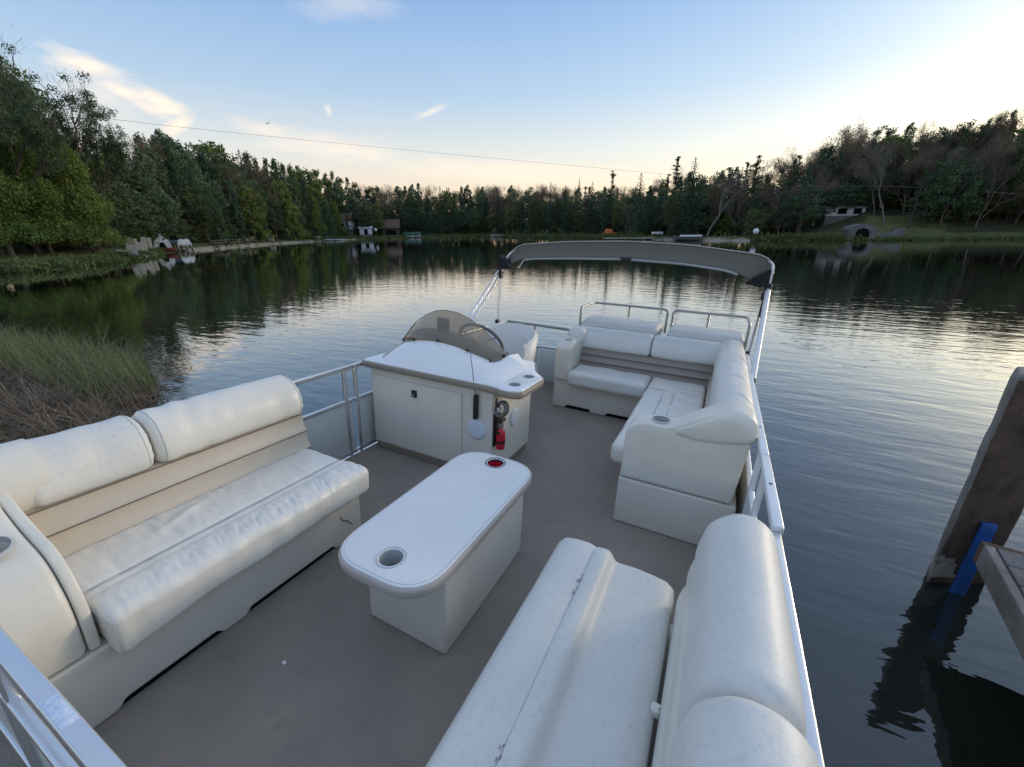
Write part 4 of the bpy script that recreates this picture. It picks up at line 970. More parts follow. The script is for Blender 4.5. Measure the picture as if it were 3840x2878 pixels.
# the ones that stand out
S = plant
S('spruce', 1075, 404, 5, 'thin dark spruce tip left of the pale willow-like tree on the centre shore', wide=.9, var=2)
S('spruce', 1190, 392, 6, 'narrow dark spruce just right of the pale willow-like tree', wide=.95, var=2)
S('spruce', 1222, 398, 5, 'short narrow dark spruce second to the right of the pale willow-like tree', wide=.95, var=0)
S('spruce', 1252, 386, 6, 'narrow dark spruce standing between two others left of the orange chairs', wide=.95, var=2)
S('spruce', 1280, 392, 5, 'narrow dark spruce nearest the orange chairs on their left', wide=1.0, var=0)
S('pine', 1325, 372, 7, 'round-topped dark pine directly above the orange chairs', wide=.75, var=0)
S('spruce', 1386, 373, 4, 'tall sharp black spruce above the sandy beach', wide=1.05, var=1)
S('spruce', 1503, 340, 5, 'tallest broad black spruce at the right end of the sandy beach', wide=1.15, var=1)
S('leafy', 1155, 425, 3.5, 'pale yellow-green willow-like tree on the centre shore', wide=.75, var=1)
S('leafy', 1102, 440, 4, 'small yellow-green tree left of the willow-like tree', wide=.7, var=0)
S('leafy', 1455, 418, 5, 'yellow-green tree between the two black spruces by the beach', wide=.75, var=1)
S('leafy', 1340, 430, 6, 'light green tree behind the orange chairs', wide=.7, var=0)
S('pine', 1465, 338, 12, 'ragged tall pine left of the tallest black spruce', wide=.75, var=2)
S('pine', 1640, 336, 9, 'big round dark pine left of the gap in the treeline', wide=.95, var=1)
S('pine', 1598, 372, 11, 'smaller dark pine beside the big round pine', wide=.8, var=0)
S('pale_bare', 1545, 372, 4, 'leafless pale tree with forking limbs right of the beach', wide=1.1, var=0)
S('pale_bare', 1962, 300, 8, 'tall leafless birch-like tree beside the boathouse on the right shore', wide=.85, var=0)
S('pale_bare', 1925, 330, 12, 'slender leafless tree behind the boathouse roofline', wide=.7, var=0)
S('olive', 1745, 395, 3.5, 'bushy bright green tree hiding the end of the white hillside house', wide=1.1, var=0)
S('olive', 1705, 425, 2.5, 'low dark green bushy tree at the waterside left of the hillside house', wide=1.1, var=1)
S('leafy', 1640, 445, 3, 'low olive bushy tree by the water under the big round pine', wide=1.2, var=0)
for i, (px, yt, off) in enumerate(((2060, 400, 8), (2110, 420, 7), (2160, 395, 9), (2215, 405, 8), (2270, 395, 8), (2020, 425, 11))):
    S('leafy' if i % 2 == 0 else 'olive', px, yt, off, 'olive green tree at the foot of the right-hand wood above the lawn', 'olive trees above the right-hand lawn', wide=1.15)
S('cedar', 525, 396, 5, 'mossy green cone-shaped cedar above the picnic tables', wide=1.15, var=0)
S('cedar', 455, 420, 9, 'dark green cone-shaped cedar left of the picnic-table cedar', wide=.9, var=1)
S('cedar', 600, 385, 8, 'broad green cedar right of the picnic-table cedar', wide=1.2, var=0)
S('cedar', 665, 400, 7, 'green cone-shaped cedar near the white gable house', wide=1.0, var=1)
S('spruce', 700, 440, 5, 'dark bushy spruce in front of the white gable house', wide=1.3, var=1)
S('olive', 780, 455, 6, 'low dark bushy tree between the white gable house and the shed', wide=1.2, var=0)
S('olive', 300, 372, 6, 'blue-green leafy tree above the upright cream boards', wide=1.0, var=0)
S('olive', 350, 410, 8, 'blue-green leafy tree above the white tent', wide=.9, var=1)
S('spruce', 415, 372, 10, 'black-green spruce standing right of the white tent', wide=1.4, var=1)
S('spruce', 240, 300, 14, 'dark spruce tip rising behind the big cedar', wide=1.0, var=0)
# big trees close on the left bank, with finer leaves
near_cedar = (k_cedar(61, H=12, W=4.4, leaf=.26, n=32000, low=.10), 12)
near_cedar2 = (k_cedar(62, H=12, W=3.8, leaf=.26, n=24000, low=.14), 12)
def k_nearpine(seed, H=22., mt='leaf_pine'):
    r = np.random.RandomState(seed); segs, tips = branch_tree(r, H, .55, 4, up=.85, r0=.30)
    zm = max(t[0][2] for t in tips); k = H/zm; segs = [([(a*k, b_*k, c*k) for a, b_, c in pts], rad, tp) for pts, rad, tp in segs]
    P = [t[0]*k for t in tips if t[2] <= 1]; C = []
    for p in P:
        if r.rand() < (.75 if p[2] < H*.8 else .35): C.append(blob(r, p, (.95, .95, .55), 85))
    C = np.concatenate(C); V, F = leaves(C, .24, .1, .55, r)
    T = np.array(P)[r.randint(0, len(P), 1500)]+r.normal(size=(1500, 3))*.6; V2, F2 = leaves(T, .9, 0, .035, r, (0, 0, .5))
    return leafmesh('crown', np.concatenate([V, V2]), np.concatenate([F, F2+len(V)]), mt), trunkmesh(segs, 'bark', 6)
np1 = (k_nearpine(71), 22); np2 = (k_nearpine(74, 20), 20)
def N_(m, px, yt, off, label, wide=1., kind='pine'): return plant(kind, px, yt, off, label, wide=wide, meshes=m[0], h0=m[1])
N_(np1, 52, 78, 8.5, 'tallest open-crowned tree at the left edge of the left bank', .80)
N_(np2, 128, 190, 10.0, 'ragged open-crowned tree leaning over the big green cedar', .55)
N_(np2, -80, 120, 8.0, 'open-crowned tree cut by the left edge of the view', .8)
N_(near_cedar, 118, 300, 6.5, 'big mossy green cedar spreading on the near left bank', .80, 'cedar')
N_(near_cedar2, 12, 285, 7.5, 'dark green cedar behind the bare trunks at the left edge', .85, 'cedar')
N_(near_cedar2, -90, 270, 7.0, 'green cedar mostly outside the left edge of the view', .9, 'cedar')
N_(near_cedar2, 208, 345, 12.0, 'dark cedar tucked between the big cedar and the blue-green tree', .55, 'cedar')

# shrubs and bank grass along the waterline: too many to count
C = []; rr_ = np.random.RandomState(9)
for i in range(5200):
    a = radians(rr_.uniform(-80, 30)); d = math.degrees(a)
    if (-9 < d < 3) or (-63 < d < -50) : 
        if rr_.rand() < .85: continue
    o = abs(rr_.normal())*1.3+.1
    if 13 < d < 28: o = abs(rr_.normal())*.35+.05
    r_ = shore(a)+o; h = rr_.uniform(.15, .75)*(.45 if -80 < d < -58 else 1)*(.35 if 13 < d < 28 else 1)
    c = np.array([r_*sin(a), r_*cos(a), hz(a, o)+h*.5]); C.append(blob(rr_, c, (.55, .55, h), 9))
V, F = leaves(np.concatenate(C), .34, 0, .4, rr_, (0, 0, .8)); me = leafmesh('bank_brush', V, F, 'leaf_spring')
o = bpy.data.objects.new('bank_brush', me); COL.objects.link(o); tag(o, 'low green brush and grass fringing the far waterline', 'brush', kind='stuff')

# ================================================================== REED BED beside the boat
RB_ = [(-5.9, -2.5), (-5.75, .6), (-5.9, 1.6), (-6.3, 2.25), (-7.4, 2.85), (-9.0, 3.15), (-11, 3.0), (-14, 2.9), (-19, 2.6), (-26, 1.5), (-33, 4), (-40, 8), (-48, 2), (-44, -12), (-20, -12), (-8, -8)]
def inpoly(x, y, P):
    c = False; j = len(P)-1
    for i in range(len(P)):
        if (P[i][1] > y) != (P[j][1] > y) and x < (P[j][0]-P[i][0])*(y-P[i][1])/(P[j][1]-P[i][1])+P[i][0]: c = not c
        j = i
    return c
def edged(x, y):
    m_ = 1e9
    for i in range(len(RB_)):
        a = Vector(RB_[i-1]); b_ = Vector(RB_[i]); p = Vector((x, y)); t = max(0, min(1, (p-a).dot(b_-a)/(b_-a).length_squared)); m_ = min(m_, (p-a-(b_-a)*t).length)
    return m_ if inpoly(x, y, RB_) else -m_
rows = []
for i in range(81):
    x = -48+i*.55; x = -4.9-(i/80)**1.7*42
    rows.append([(x, y, min(.16, edged(x, y)*.12)+.05*nse(x*1.3, y*1.3) if edged(x, y) > -2 else -.3) for y in np.concatenate([np.linspace(-12, -1, 14), np.linspace(-.7, 4.2, 40), np.linspace(4.6, 9, 8)])])
single('marsh_bank', MBd().grid(rows), 'ground', None, None, kind='structure', smooth=80)
def blades(n, seed, hmin, hmax, width, mt, name, label, sel, lean=.35, curl=.5):
    r = random.Random(seed); V = []; F = []; cnt = 0; tries = 0
    while cnt < n and tries < n*12:
        tries += 1
        u_ = r.random()**1.6; x = -5.7-u_*22; y = r.uniform(-2.5, 4.2) if x > -14 else r.uniform(-6, 5)
        e = edged(x, y)
        if e < -.12 or not sel(x, y, e, r): continue
        a = r.uniform(0, 6.283); h = r.uniform(hmin, hmax); dx, dy = cos(a), sin(a); wd = width*(1+max(0, -x-8)*.06)
        z0 = max(-.05, min(.16, e*.12)); px_, py_ = -dy*wd, dx*wd; L = lean*r.uniform(.2, 1.3); cu = curl*r.uniform(.2, 1.4); o_ = len(V)
        for k in range(5):
            t = k/4; d = h*(L*t+cu*t*t); zz = h*(t-.45*cu*t*t*(1 if cu < 1 else 1.2)); ww = (1-t*.85)
            V.append((x+dx*d+px_*ww, y+dy*d+py_*ww, z0+max(zz, .0))); V.append((x+dx*d-px_*ww, y+dy*d-py_*ww, z0+max(zz, .0)))
        for k in range(4): F.append((o_+2*k, o_+2*k+1, o_+2*k+3, o_+2*k+2))
        cnt += 1
    me = leafmesh(name, np.array(V), np.array(F), mt); o = bpy.data.objects.new(name, me); COL.objects.link(o); tag(o, label, 'grass', kind='stuff')
def dead_zone(x, y, e, r):
    g_ = nse(x*.6, y*.9, 2.)
    return (y < 2.1+.5*g_) or e < .5 or r.random() < .35
def green_zone(x, y, e, r):
    g_ = nse(x*.5, y*.8, 7.)
    return (y > 2.0 and x < -6.8 and g_ > -.4 and r.random() < .8) or (x < -7.2 and g_ > .15 and r.random() < .7)
blades(24000, 1, .14, .42, .0062, 'reed_dead', 'dead_reeds', 'tangled brown dead reeds matted at the edge beside the boat', dead_zone, 1.3, 1.3)
blades(8500, 2, .30, .62, .0065, 'reed_green', 'green_reeds', 'fresh green marsh grass growing among the dead reeds', green_zone, .30, .35)
blades(1100, 4, .5, .95, .0045, 'reed_dead', 'tall_dry_stems', 'tall dry straw stems arching over the green marsh grass', lambda x, y, e, r: y > 1.2 and r.random() < .8, .35, .9)

# ================================================================== DOCK AND PILING
def at(px, py, z):
    d = ray(px, py); t = (z-HCAM)/d[2]; return Vector((t*d[0], t*d[1], z))
P5 = lambda x, y: (3400+x*440/634, 1350+y*440/634)
zb = 0.
A = at(*P5(120, 1110), 0); B_ = at(*P5(590, 95), 1.36); B_.z = 0; C_ = at(*P5(430, 1210), 0)
kk = 1.0
while (A*kk-B_).length < .17: kk += .005
AF = A*kk; u1 = (C_-B_); u2 = (AF-B_)
PM = Matrix.Translation(B_)
pl = Thing('dock_piling', 'weathered square wooden piling rising from the water by the dock corner', 'piling', (0, 0, 0), PM)
h_ = .5
def pfn(x, y, z):
    z2 = z-x*.02 if z > 1.2 else z; q = u1*x+u2*y
    return q.x+.006*nse(z*5, x*4, y*3)+.003*nse(z*16, x*9), q.y+.006*nse(z*5, y*4, x*3+2.), z2
mb = MBd().rbox(0, 1, 0, 1, -1.5, 1.375, .06, (14, 14, 130)); pre = list(mb.v)
mb.v = [pfn(x, y, z) for x, y, z in mb.v]
# left face and top are lighter grey, the other faces darker brown
for i, f in enumerate(mb.f):
    q = np.mean([pre[j] for j in f], axis=0); mb.mi[i] = 0
    if q[0] < .05: mb.mi[i] = 1
    if q[2] > 1.34: mb.mi[i] = 1
    if 0.05 < q[2] < .17+.16*nse(q[0]*6, q[2]*14) and q[0] < .40+.3*nse(q[2]*14, 5): mb.mi[i] = 2
pl.part('post', mb, ['wood_old', 'wood_side', 'wood_chalky'])
b0 = at(*P5(302, 1195), 0); dd_ = ray(*P5(449, 885)); tt_ = math.hypot(C_.x, C_.y)*1.0/math.hypot(dd_[0], dd_[1]); b1 = Vector((dd_[0]*tt_, dd_[1]*tt_, HCAM+dd_[2]*tt_))
Pi_ = PM.inverted(); b0 = b0*.955; b1 = Vector((b1.x*.955, b1.y*.955, HCAM+(b1.z-HCAM)*.955)); q0, q1 = Pi_ @ (b0-(b1-b0)*.12), Pi_ @ b1
mb = MBd().rbox(-.034, .034, -.012, .012, 0, 1, .008, (2, 1, 8)); mb.v = [tuple(q0*(1-z)+q1*z+Vector((x+.004*nse(z*9, 1), y, 0))) for x, y, z in mb.v]
pl.part('blue_bumper', mb, 'blue_foam')
ZD = .52
c0 = at(*P5(488, 1012), ZD); c1 = at(*P5(700, 1374), ZD); ed = (c0-c1).normalized(); ang2 = atan2(ed.y, ed.x)-pi/2
DM = Matrix.Translation(c0) @ Matrix.Rotation(ang2, 4, 'Z')       # local +y along the dock edge away from the camera
dk = Thing('wooden_dock', 'grey weathered wooden dock alongside the boat on the right', 'dock', (0, 0, 0), DM)
for i in range(40):
    y = -.006-i*.146
    dk.part('board', MBd().rbox(.0, 2.4, y-.138, y, -.035, 0+.004*hsh(i, 3), .004, (6, 1, 1), lambda a, b_, c: (a, b_, c+.003*nse(a*2, b_*9))), 'dock_board')
dk.part('fascia', MBd().rbox(-.045, -.004, -6, .0, -.135, -.004, .006, (1, 20, 2), lambda a, b_, c: (a+.003*nse(b_*3, c*5), b_, c)), 'wood_side')
dk.part('fascia', MBd().rbox(-.045, 2.4, .002, .045, -.135, -.01, .006, (10, 1, 2)), 'wood_old')
for y in (-1.8, -4.2):
    for x in (.12, 2.2): dk.part('post', MBd().rbox(x-.06, x+.06, y-.06, y+.06, -2.1, -.04, .01, (1, 1, 1)), 'wood_old')
for x in (.05, 1.2, 2.33): dk.part('joist', MBd().rbox(x-.02, x+.02, -6, -.01, -.20, -.04, .005, (1, 1, 1)), 'wood_old')

# ================================================================== THINGS ON THE FAR SHORES
def spot(px, py, off=None, r=None):
    az, el = azel(px, py); R = (shore(az)+off) if off is not None else r
    x, y = R*sin(az), R*cos(az); return x, y, ground(x, y), az, R
def FM(x, y, z, az): return Matrix.Translation((x, y, z)) @ Matrix.Rotation(-az, 4, 'Z')    # local x right, y away, z up
def wpp(R): return R/1550*1.02
def hat(px, py, R):
    az, el = azel(px, py); return HCAM+R*math.tan(el)
def gable(name, label, cat, px0, px1, pyb, pyt, off, depth, wall, roof, wins=(), rot=0., rh=.4, door=None, face=None):
    x, y, z, az, R = spot((px0+px1)/2, pyb, off); a0, _ = azel(px0, pyb); a1, _ = azel(px1, pyb); W = R*(a1-a0)
    if face is not None: W /= cos(az-face); rot = face-az
    zb_ = hat((px0+px1)/2, pyb, R); zt = hat((px0+px1)/2, pyt, R); zb_ = max(z-.1, min(zb_, z+3)); Hh = zt-zb_; wh = Hh*(1-rh)
    t = Thing(name, label, cat, (0, 0, 0), FM(x, y, zb_, az+rot))
    t.part('wall', MBd().box(-W/2, W/2, 0, depth, 0, wh, .02), wall); t.part('foundation', MBd().box(-W/2+.05, W/2-.05, .05, depth-.05, -2.5, .02, .02), 'stone')
    rf = MBd().add([(-W/2-.3, -.4, wh-.05), (W/2+.3, -.4, wh-.05), (W/2+.3, depth/2, Hh), (-W/2-.3, depth/2, Hh), (W/2+.3, depth+.4, wh-.05), (-W/2-.3, depth+.4, wh-.05)], [(0, 1, 2, 3), (3, 2, 4, 5), (0, 3, 5), (1, 4, 2), (0, 5, 4, 1)])
    t.part('roof', rf, roof)
    for (u0, u1, v0, v1) in wins:
        f = t.part('window', MBd().box(-W/2+W*u0, -W/2+W*u1, -.06, .02, wh*v0, wh*v1, .01), 'white_paint'); t.part('pane', MBd().box(-W/2+W*u0+.06, -W/2+W*u1-.06, -.085, -.05, wh*v0+.06, wh*v1-.06, .005), 'dark_opening', f)
    if door: t.part('door', MBd().box(-W/2+W*door[0], -W/2+W*door[1], -.05, .02, 0, wh*door[2], .01), 'dark_opening')
    return t
gable('hillside_house', 'long white house with two dark windows on the right hillside', 'house', 3095, 3240, 810, 764, 13, 6, 'house_white', 'roof_pale', ((.28, .54, .15, .9), (.68, .92, .15, .9)), rh=.30, face=-.30)
x, y, z, az, R = spot(3115, 780, 16.5); single('upper_cottage', MBd().box(-2.3, 2.3, 0, 4, -3, hat(3115, 758, R)-z, .05), 'roof_pale', 'pale blue-white cottage gable peeking above the white hillside house', 'house', (0, 0, 0), FM(x, y, z, -.30))
# stone boathouse with its arched opening, and steps
x, y, z, az, R = spot(3232, 880, .8); hb = hat(3232, 842, R)-z
t = Thing('stone_boathouse', 'small grey stone boathouse with a dark arched opening at the waterside', 'boathouse', (0, 0, 0), FM(x, y, z-.1, -.1))
out_ = [(-1.6, 0), (-1.6, hb*.7), (-1.2, hb*.95), (0, hb+.15), (1.2, hb*.95), (1.6, hb*.7), (1.6, 0)]
t.part('wall', MBd().ext([(a, b_) for a, b_ in out_], 'y', 0, 3.2, 0, 1).xf(Matrix.Identity(4)), 'stone')
ar = [(-.85, .02), (-.85, hb*.45), (-.6, hb*.7), (0, hb*.8), (.6, hb*.7), (.85, hb*.45), (.85, .02)]
t.part('arch_shade', MBd().ext(ar, 'y', -.05, .05, 0, 1), 'dark_opening')  # flat black plate, the unlit inside of the arch put into colour
mb = MBd()
for k in range(7): mb.box(2.0+k*.55, 2.9+k*.55, .3+k*.5, 2.0+k*.5, -.5, .15+k*.22, .02)
t.part('stone_steps', mb, 'stone')
t.part('retaining_wall', MBd().rbox(1.7, 4.6, 1.2, 1.8, -.3, .9, .1, (6, 1, 3), lambda a, b_, c: (a, b_, c+.15*nse(a*2, 1))), 'stone')
gable('white_gable_house', 'white gable-fronted house half hidden by trees on the left of the far shore', 'house', 1262, 1312, 862, 798, 9, 6, 'house_white', 'roof_brown', ((.35, .65, .35, .75),), rot=.5, rh=.5)
gable('white_shed', 'low white shed with dark doorway beside the brown boathouse', 'shed', 1350, 1397, 880, 848, 3, 3, 'house_white', 'house_white', door=(.35, .65, .8), rh=.25)
gable('brown_boathouse', 'dark brown boathouse with a pitched roof on the centre-left shore', 'boathouse', 1435, 1500, 882, 822, 3.5, 6, 'wall_brown', 'roof_brown', door=(.2, .8, .7), rh=.55)
x, y, z, az, R = spot(1545, 880, 2.5); single('green_tarp_boat', MBd().rbox(-3.3, 3.3, 0, 2, 0, 1.5, .7, (8, 4, 3)), 'tarp_green', 'long green tarp-covered boat ashore beside the brown boathouse', 'covered boat', (0, 0, 0), FM(x, y, z, az), smooth=60)
def hull(t, L, W, Hh, m, name='hull'):
    rows = []
    for i in range(13):
        u_ = -1+2*i/12; w_ = W*(1-abs(u_)**3)*.5+.02; zz = Hh*(1+.25*abs(u_)**3)
        rows.append([(u_*L/2, -w_, zz), (u_*L/2, -w_*.8, zz*.3), (u_*L/2, 0, 0), (u_*L/2, w_*.8, zz*.3), (u_*L/2, w_, zz), (u_*L/2, w_*.8, zz*.95), (u_*L/2, 0, zz*.5), (u_*L/2, -w_*.8, zz*.95), (u_*L/2, -w_, zz)])
    return t.part(name, MBd().grid(rows), m, smooth=60)
def boatlet(name, label, cat, px, py, off, L, W, Hh, m, rot=0, seats=True, lift=0):
    x, y, z, az, R = spot(px, py, off); t = Thing(name, label, cat, (0, 0, 0), FM(x, y, max(z, -.05)+lift, az+rot)); hull(t, L, W, Hh, m)
    if seats:
        for q in (-.2, .2): t.part('bench', MBd().box(q*L-.12, q*L+.12, -W*.38, W*.38, Hh*.6, Hh*.7), m)
    return t
boatlet('rowing_boat', 'left one of two small white boats below the green tarp', 'rowing boat', 1537, 880, .4, 2.6, 1.1, .55, 'white_paint')
boatlet('rowing_boat', 'right one of two small white boats below the green tarp', 'rowing boat', 1565, 882, .4, 2.4, 1.1, .6, 'white_paint', .3)
boatlet('rowing_boat', 'pale grey boat moored at the centre shore left of the canopy', 'rowing boat', 1865, 882, -1.2, 4.2, 1.6, .8, 'cream_board', .1)
boatlet('motor_boat', 'dark-hulled boat with white top at the right end of the sandy beach', 'motor boat', 2580, 895, -1.0, 4.4, 1.6, .7, 'dark_dash', .1)
x, y, z, az, R = spot(2590, 890, -1.0); single('boat_cover', MBd().rbox(-1.7, 1.7, -.5, .5, .62, .9, .12, (6, 3, 2)), 'white_paint', 'white cover lying over the dark-hulled boat', 'boat cover', (0, 0, 0), FM(x, y, 0, az+.1), smooth=60)
boatlet('kayak', 'white kayak lying on the grass of the near left bank', 'kayak', 470, 925, 1.2, 2.4, .7, .4, 'white_paint', .9)
boatlet('canoe', 'reddish canoe pulled up at the waterline by the pale dock chairs', 'canoe', 612, 950, .3, 3.0, .9, .5, 'canoe_red', .5)
# pale flat docks
def flatdock(label, px0, px1, py, off, dep, m='cream_board'):
    x, y, z, az, R = spot((px0+px1)/2, py, off); W = R*abs(azel(px1, py)[0]-azel(px0, py)[0]); t = Thing('floating_dock', label, 'dock', (0, 0, 0), FM(x, y, 0, az))
    t.part('deck', MBd().box(-W/2, W/2, -dep/2, dep/2, .22, .36, .02), m)
    for k in np.linspace(-W/2+.3, W/2-.3, 4): t.part('post', MBd().box(k-.07, k+.07, -dep/2-.1, -dep/2+.04, -1, .55), 'wood_old')
flatdock('long pale floating dock below the white gable house', 1172, 1300, 893, -1.2, 2.2, 'roof_pale')
flatdock('short pale dock carrying two white chairs on the left shore', 655, 735, 945, -1.0, 2.0)
flatdock('low sandy-grey dock in front of the orange chairs', 2255, 2560, 898, -.9, 1.6, 'cream_board')
def adirondack(label, px, py, off, m, cat='garden chair', sc=1., rot=0, z0=None, grp=None):
    x, y, z, az, R = spot(px, py, off); F_ = FM(x, y, z if z0 is None else z0, az+rot) @ Matrix.Scale(sc, 4)
    t = Thing('garden_chair', label, cat, (0, 0, 0), F_, grp)
    t.part('seat', MBd().add([(-.32, -.3, .40), (.32, -.3, .40), (.32, .3, .26), (-.32, .3, .26), (-.32, -.3, .36), (.32, -.3, .36), (.32, .3, .22), (-.32, .3, .22)], [(0, 1, 2, 3), (7, 6, 5, 4), (0, 4, 5, 1), (1, 5, 6, 2), (2, 6, 7, 3), (3, 7, 4, 0)]), m)
    mb = MBd()
    for k in range(5): u_ = -.26+k*.13; mb.add([(u_-.055, .28, .25), (u_+.055, .28, .25), (u_+.06, .55, 1.0-.06*abs(k-2)), (u_-.06, .55, 1.0-.06*abs(k-2)), (u_-.055, .31, .25), (u_+.055, .31, .25), (u_+.06, .58, 1.0-.06*abs(k-2)), (u_-.06, .58, 1.0-.06*abs(k-2))], [(0, 1, 2, 3), (7, 6, 5, 4), (0, 4, 5, 1), (1, 5, 6, 2), (2, 6, 7, 3), (3, 7, 4, 0)])
    t.part('backrest', mb, m)
    for sx in (-1, 1):
        t.part('armrest', MBd().box(sx*.38-.06, sx*.38+.06, -.35, .4, .55, .58), m); t.part('leg', MBd().box(sx*.38-.03, sx*.38+.03, -.32, -.24, 0, .55), m); t.part('leg', MBd().box(sx*.38-.03, sx*.38+.03, .2, .28, 0, .55), m)
adirondack('left one of two orange chairs facing the water above the sandy beach', 2272, 868, 3.0, 'orange_paint', sc=1.7, rot=.35)
adirondack('right one of two orange chairs facing the water above the sandy beach', 2293, 868, 3.0, 'orange_paint', sc=1.7, rot=-.35)
adirondack('left one of two white chairs on the short pale dock at the left', 690, 940, -1.0, 'white_paint', sc=1.2, z0=.36)
adirondack('right one of two white chairs on the short pale dock at the left', 708, 940, -.8, 'white_paint', sc=1.2, z0=.36)
x, y, z, az, R = spot(2465, 872, 4.0)
t = Thing('white_bench', 'white bench on the grass above the right half of the sandy beach', 'bench', (0, 0, 0), FM(x, y, z+.1, az))
t.part('seat', MBd().box(-1.1, 1.1, 0, .4, .42, .5), 'white_paint'); t.part('backrest', MBd().box(-1.1, 1.1, .4, .45, .55, .85), 'white_paint')
for sx in (-1, 1): t.part('leg', MBd().box(sx*.95-.05, sx*.95+.05, 0, .4, 0, .42), 'white_paint')
# white round buoy on a stake, ball lamp, shoreline posts
for px, py, lab, rr3, off in ((2835, 868, 'white round ball on a stake standing in the water before the right shore', .42, -1.5), (1408, 862, 'white round ball between the shed and the brown boathouse', .5, 3.0)):
    x, y, z, az, R = spot(px, py, off); zc = hat(px, py, R); t = Thing('ball_marker', lab, 'marker', (x, y, z))
    t.part('ball', MBd().lathe([(rr3*sin(a), zc+rr3*cos(a)) for a in np.linspace(.001, pi-.001, 12)], (x, y, 0), 16), 'white_paint', smooth=60)
    t.part('stake', MBd().tube([(x, y, min(z, 0)), (x, y, zc-rr3*.9)], .05, 6), 'wood_old')
# cream boards standing upright under the trees, the little white tent and the parked car
for i, (px, h) in enumerate(((472, 1.55), (497, 1.45), (517, 1.1), (532, 1.6), (553, 1.5))):
    x, y, z, az, R = spot(px, 905, 2.6)
    single('upright_board', MBd().rbox(-.26, .26, -.05, .05, -.2, h*.95, .05, (2, 1, 4), lambda a, b_, c: (a*(1-.25*max(0, c)/2.2)+c*.1, b_+c*.12, c)), 'cream_board', ['leftmost of the cream boards standing upright under the blue-green tree', 'second from the left of the upright cream boards', 'shortest, middle one of the upright cream boards', 'tallest upright cream board, fourth from the left', 'upright cream board nearest the white tent'][i], 'board', (0, 0, 0), FM(x, y, z, az), 'cream boards standing upright', smooth=60)
x, y, z, az, R = spot(607, 912, 2.4)
t = Thing('white_tent', 'small white peaked tent with dark opening beside the upright boards', 'tent', (0, 0, 0), FM(x, y, z, az) @ Matrix.Scale(.72, 4))
t.part('canvas', MBd().add([(-1.3, 0, 0), (1.3, 0, 0), (1.3, 2.4, 0), (-1.3, 2.4, 0), (-1.1, 0, 1.3), (1.1, 0, 1.3), (1.1, 2.4, 1.3), (-1.1, 2.4, 1.3), (0, 1.2, 2.6)], [(0, 1, 5, 4), (1, 2, 6, 5), (2, 3, 7, 6), (3, 0, 4, 7), (4, 5, 8), (5, 6, 8), (6, 7, 8), (7, 4, 8)]), 'house_white')
t.part('opening', MBd().add([(-.6, -.03, .1), (.6, -.03, .1), (.25, -.03, 1.15), (-.3, -.03, 1.15)], [(0, 1, 2, 3)]), 'dark_opening')
x, y, z, az, R = spot(640, 915, 4.2)
t = Thing('parked_car', 'dark blue car parked right of the white tent under the trees', 'car', (0, 0, 0), FM(x, y, z, az))
t.part('body', MBd().rbox(-2.1, 2.1, 0, 1.7, .3, .95, .15, (4, 2, 1)), 'car_blue'); t.part('cabin', MBd().rbox(-1.2, 1.0, .12, 1.58, .9, 1.45, .15, (3, 2, 1), lambda a, b_, c: (a*(1-.22*max(0, c-.95)/.5), b_, c)), 'dark_opening')
for sx in (-1.3, 1.3): t.part('wheel', MBd().lathe([(0, -.02), (.32, -.02), (.32, .2), (0, .2)], (sx, 0, .33), 16, 'y'), 'black_plastic')
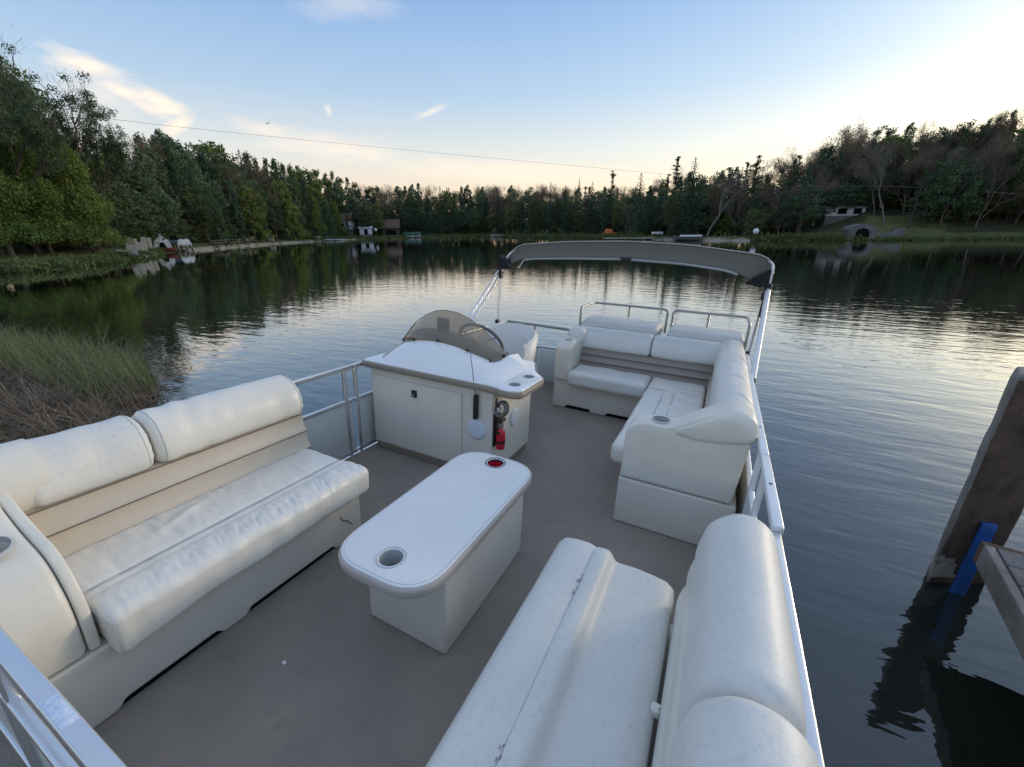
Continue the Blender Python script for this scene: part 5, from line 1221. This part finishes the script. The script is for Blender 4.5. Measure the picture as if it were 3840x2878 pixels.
# picnic tables under the mossy cedar
for i, px in enumerate((818, 872, 925)):
    x, y, z, az, R = spot(px, 893, 3.5+i*.5)
    t = Thing('picnic_table', ['leftmost picnic table under the mossy cedar', 'middle picnic table under the mossy cedar', 'rightmost picnic table under the mossy cedar'][i], 'picnic table', (0, 0, 0), FM(x, y, z, az+.3*i))
    t.part('tabletop', MBd().box(-1.1, 1.1, -.4, .4, .72, .78), 'cream_board')
    for sy in (-1, 1): t.part('bench', MBd().box(-1.1, 1.1, sy*.75-.14, sy*.75+.14, .42, .47), 'cream_board')
    for sx in (-1, 1): t.part('leg', MBd().box(sx*.8-.05, sx*.8+.05, -.7, .7, .0, .72), 'wood_old')
for i, (px, py, c) in enumerate(((932, 878, 'white_paint'), (1012, 880, 'white_paint'), (1190, 872, 'white_paint'), (1225, 872, 'roof_pale'))):
    x, y, z, az, R = spot(px, py, 5); 
    single('storage_box', MBd().rbox(-.6, .6, 0, .7, 0, .75, .1, (1, 1, 1)), c, ['small white box behind the rightmost picnic table', 'small white box on the grass between cedar and gable house', 'small white box in the shade left of the gable house', 'pale blue box right below the gable house'][i], 'box', (0, 0, 0), FM(x, y, z, az))
# overhead cable from the left wood to the far right wood
def wpt(px, py, R): 
    az, el = azel(px*s_, py*s_); return Vector((R*sin(az), R*cos(az), HCAM+R*math.tan(el)))
pA = wpt(150, 246, 70); pM = wpt(700, 307, 95); pB = wpt(1450, 378, 112)
pts = [tuple(pA*(1-t)**2+((pM*2)-(pA+pB)*.5)*2*t*(1-t)+pB*t*t) for t in np.linspace(0, 1, 24)]
single('overhead_cable', MBd().tube(pts, .02, 5), 'wire', 'thin dark overhead cable sagging across the sky above the left wood', 'cable')
pts = [tuple(wpt(1760+k*22, 396+6*((k-10)/10)**2-(k*.0) + k*.9, 92)) for k in range(21)]
single('overhead_cable', MBd().tube(pts, .012, 5), 'cup_grey', 'thin pale cable strung in front of the right-hand wood', 'cable')
# bird over the left wood
pb = wpt(578, 268, 60); t = MBd()
t.add([(0, -.15, 0), (.05, 0, .02), (0, .15, 0), (-.05, 0, .02), (0, 0, -.04), (.38, .05, .14), (.42, -.02, .13), (-.38, .05, .14), (-.42, -.02, .13)], [(0, 1, 2, 3), (0, 4, 1), (1, 4, 2), (2, 4, 3), (3, 4, 0), (1, 5, 6), (3, 8, 7), (0, 1, 6), (0, 8, 3)])
single('bird', t, 'black_plastic', 'tiny dark bird flying above the left wood', 'bird', (0, 0, 0), Matrix.Translation(pb))
print('TREES', NTREE)
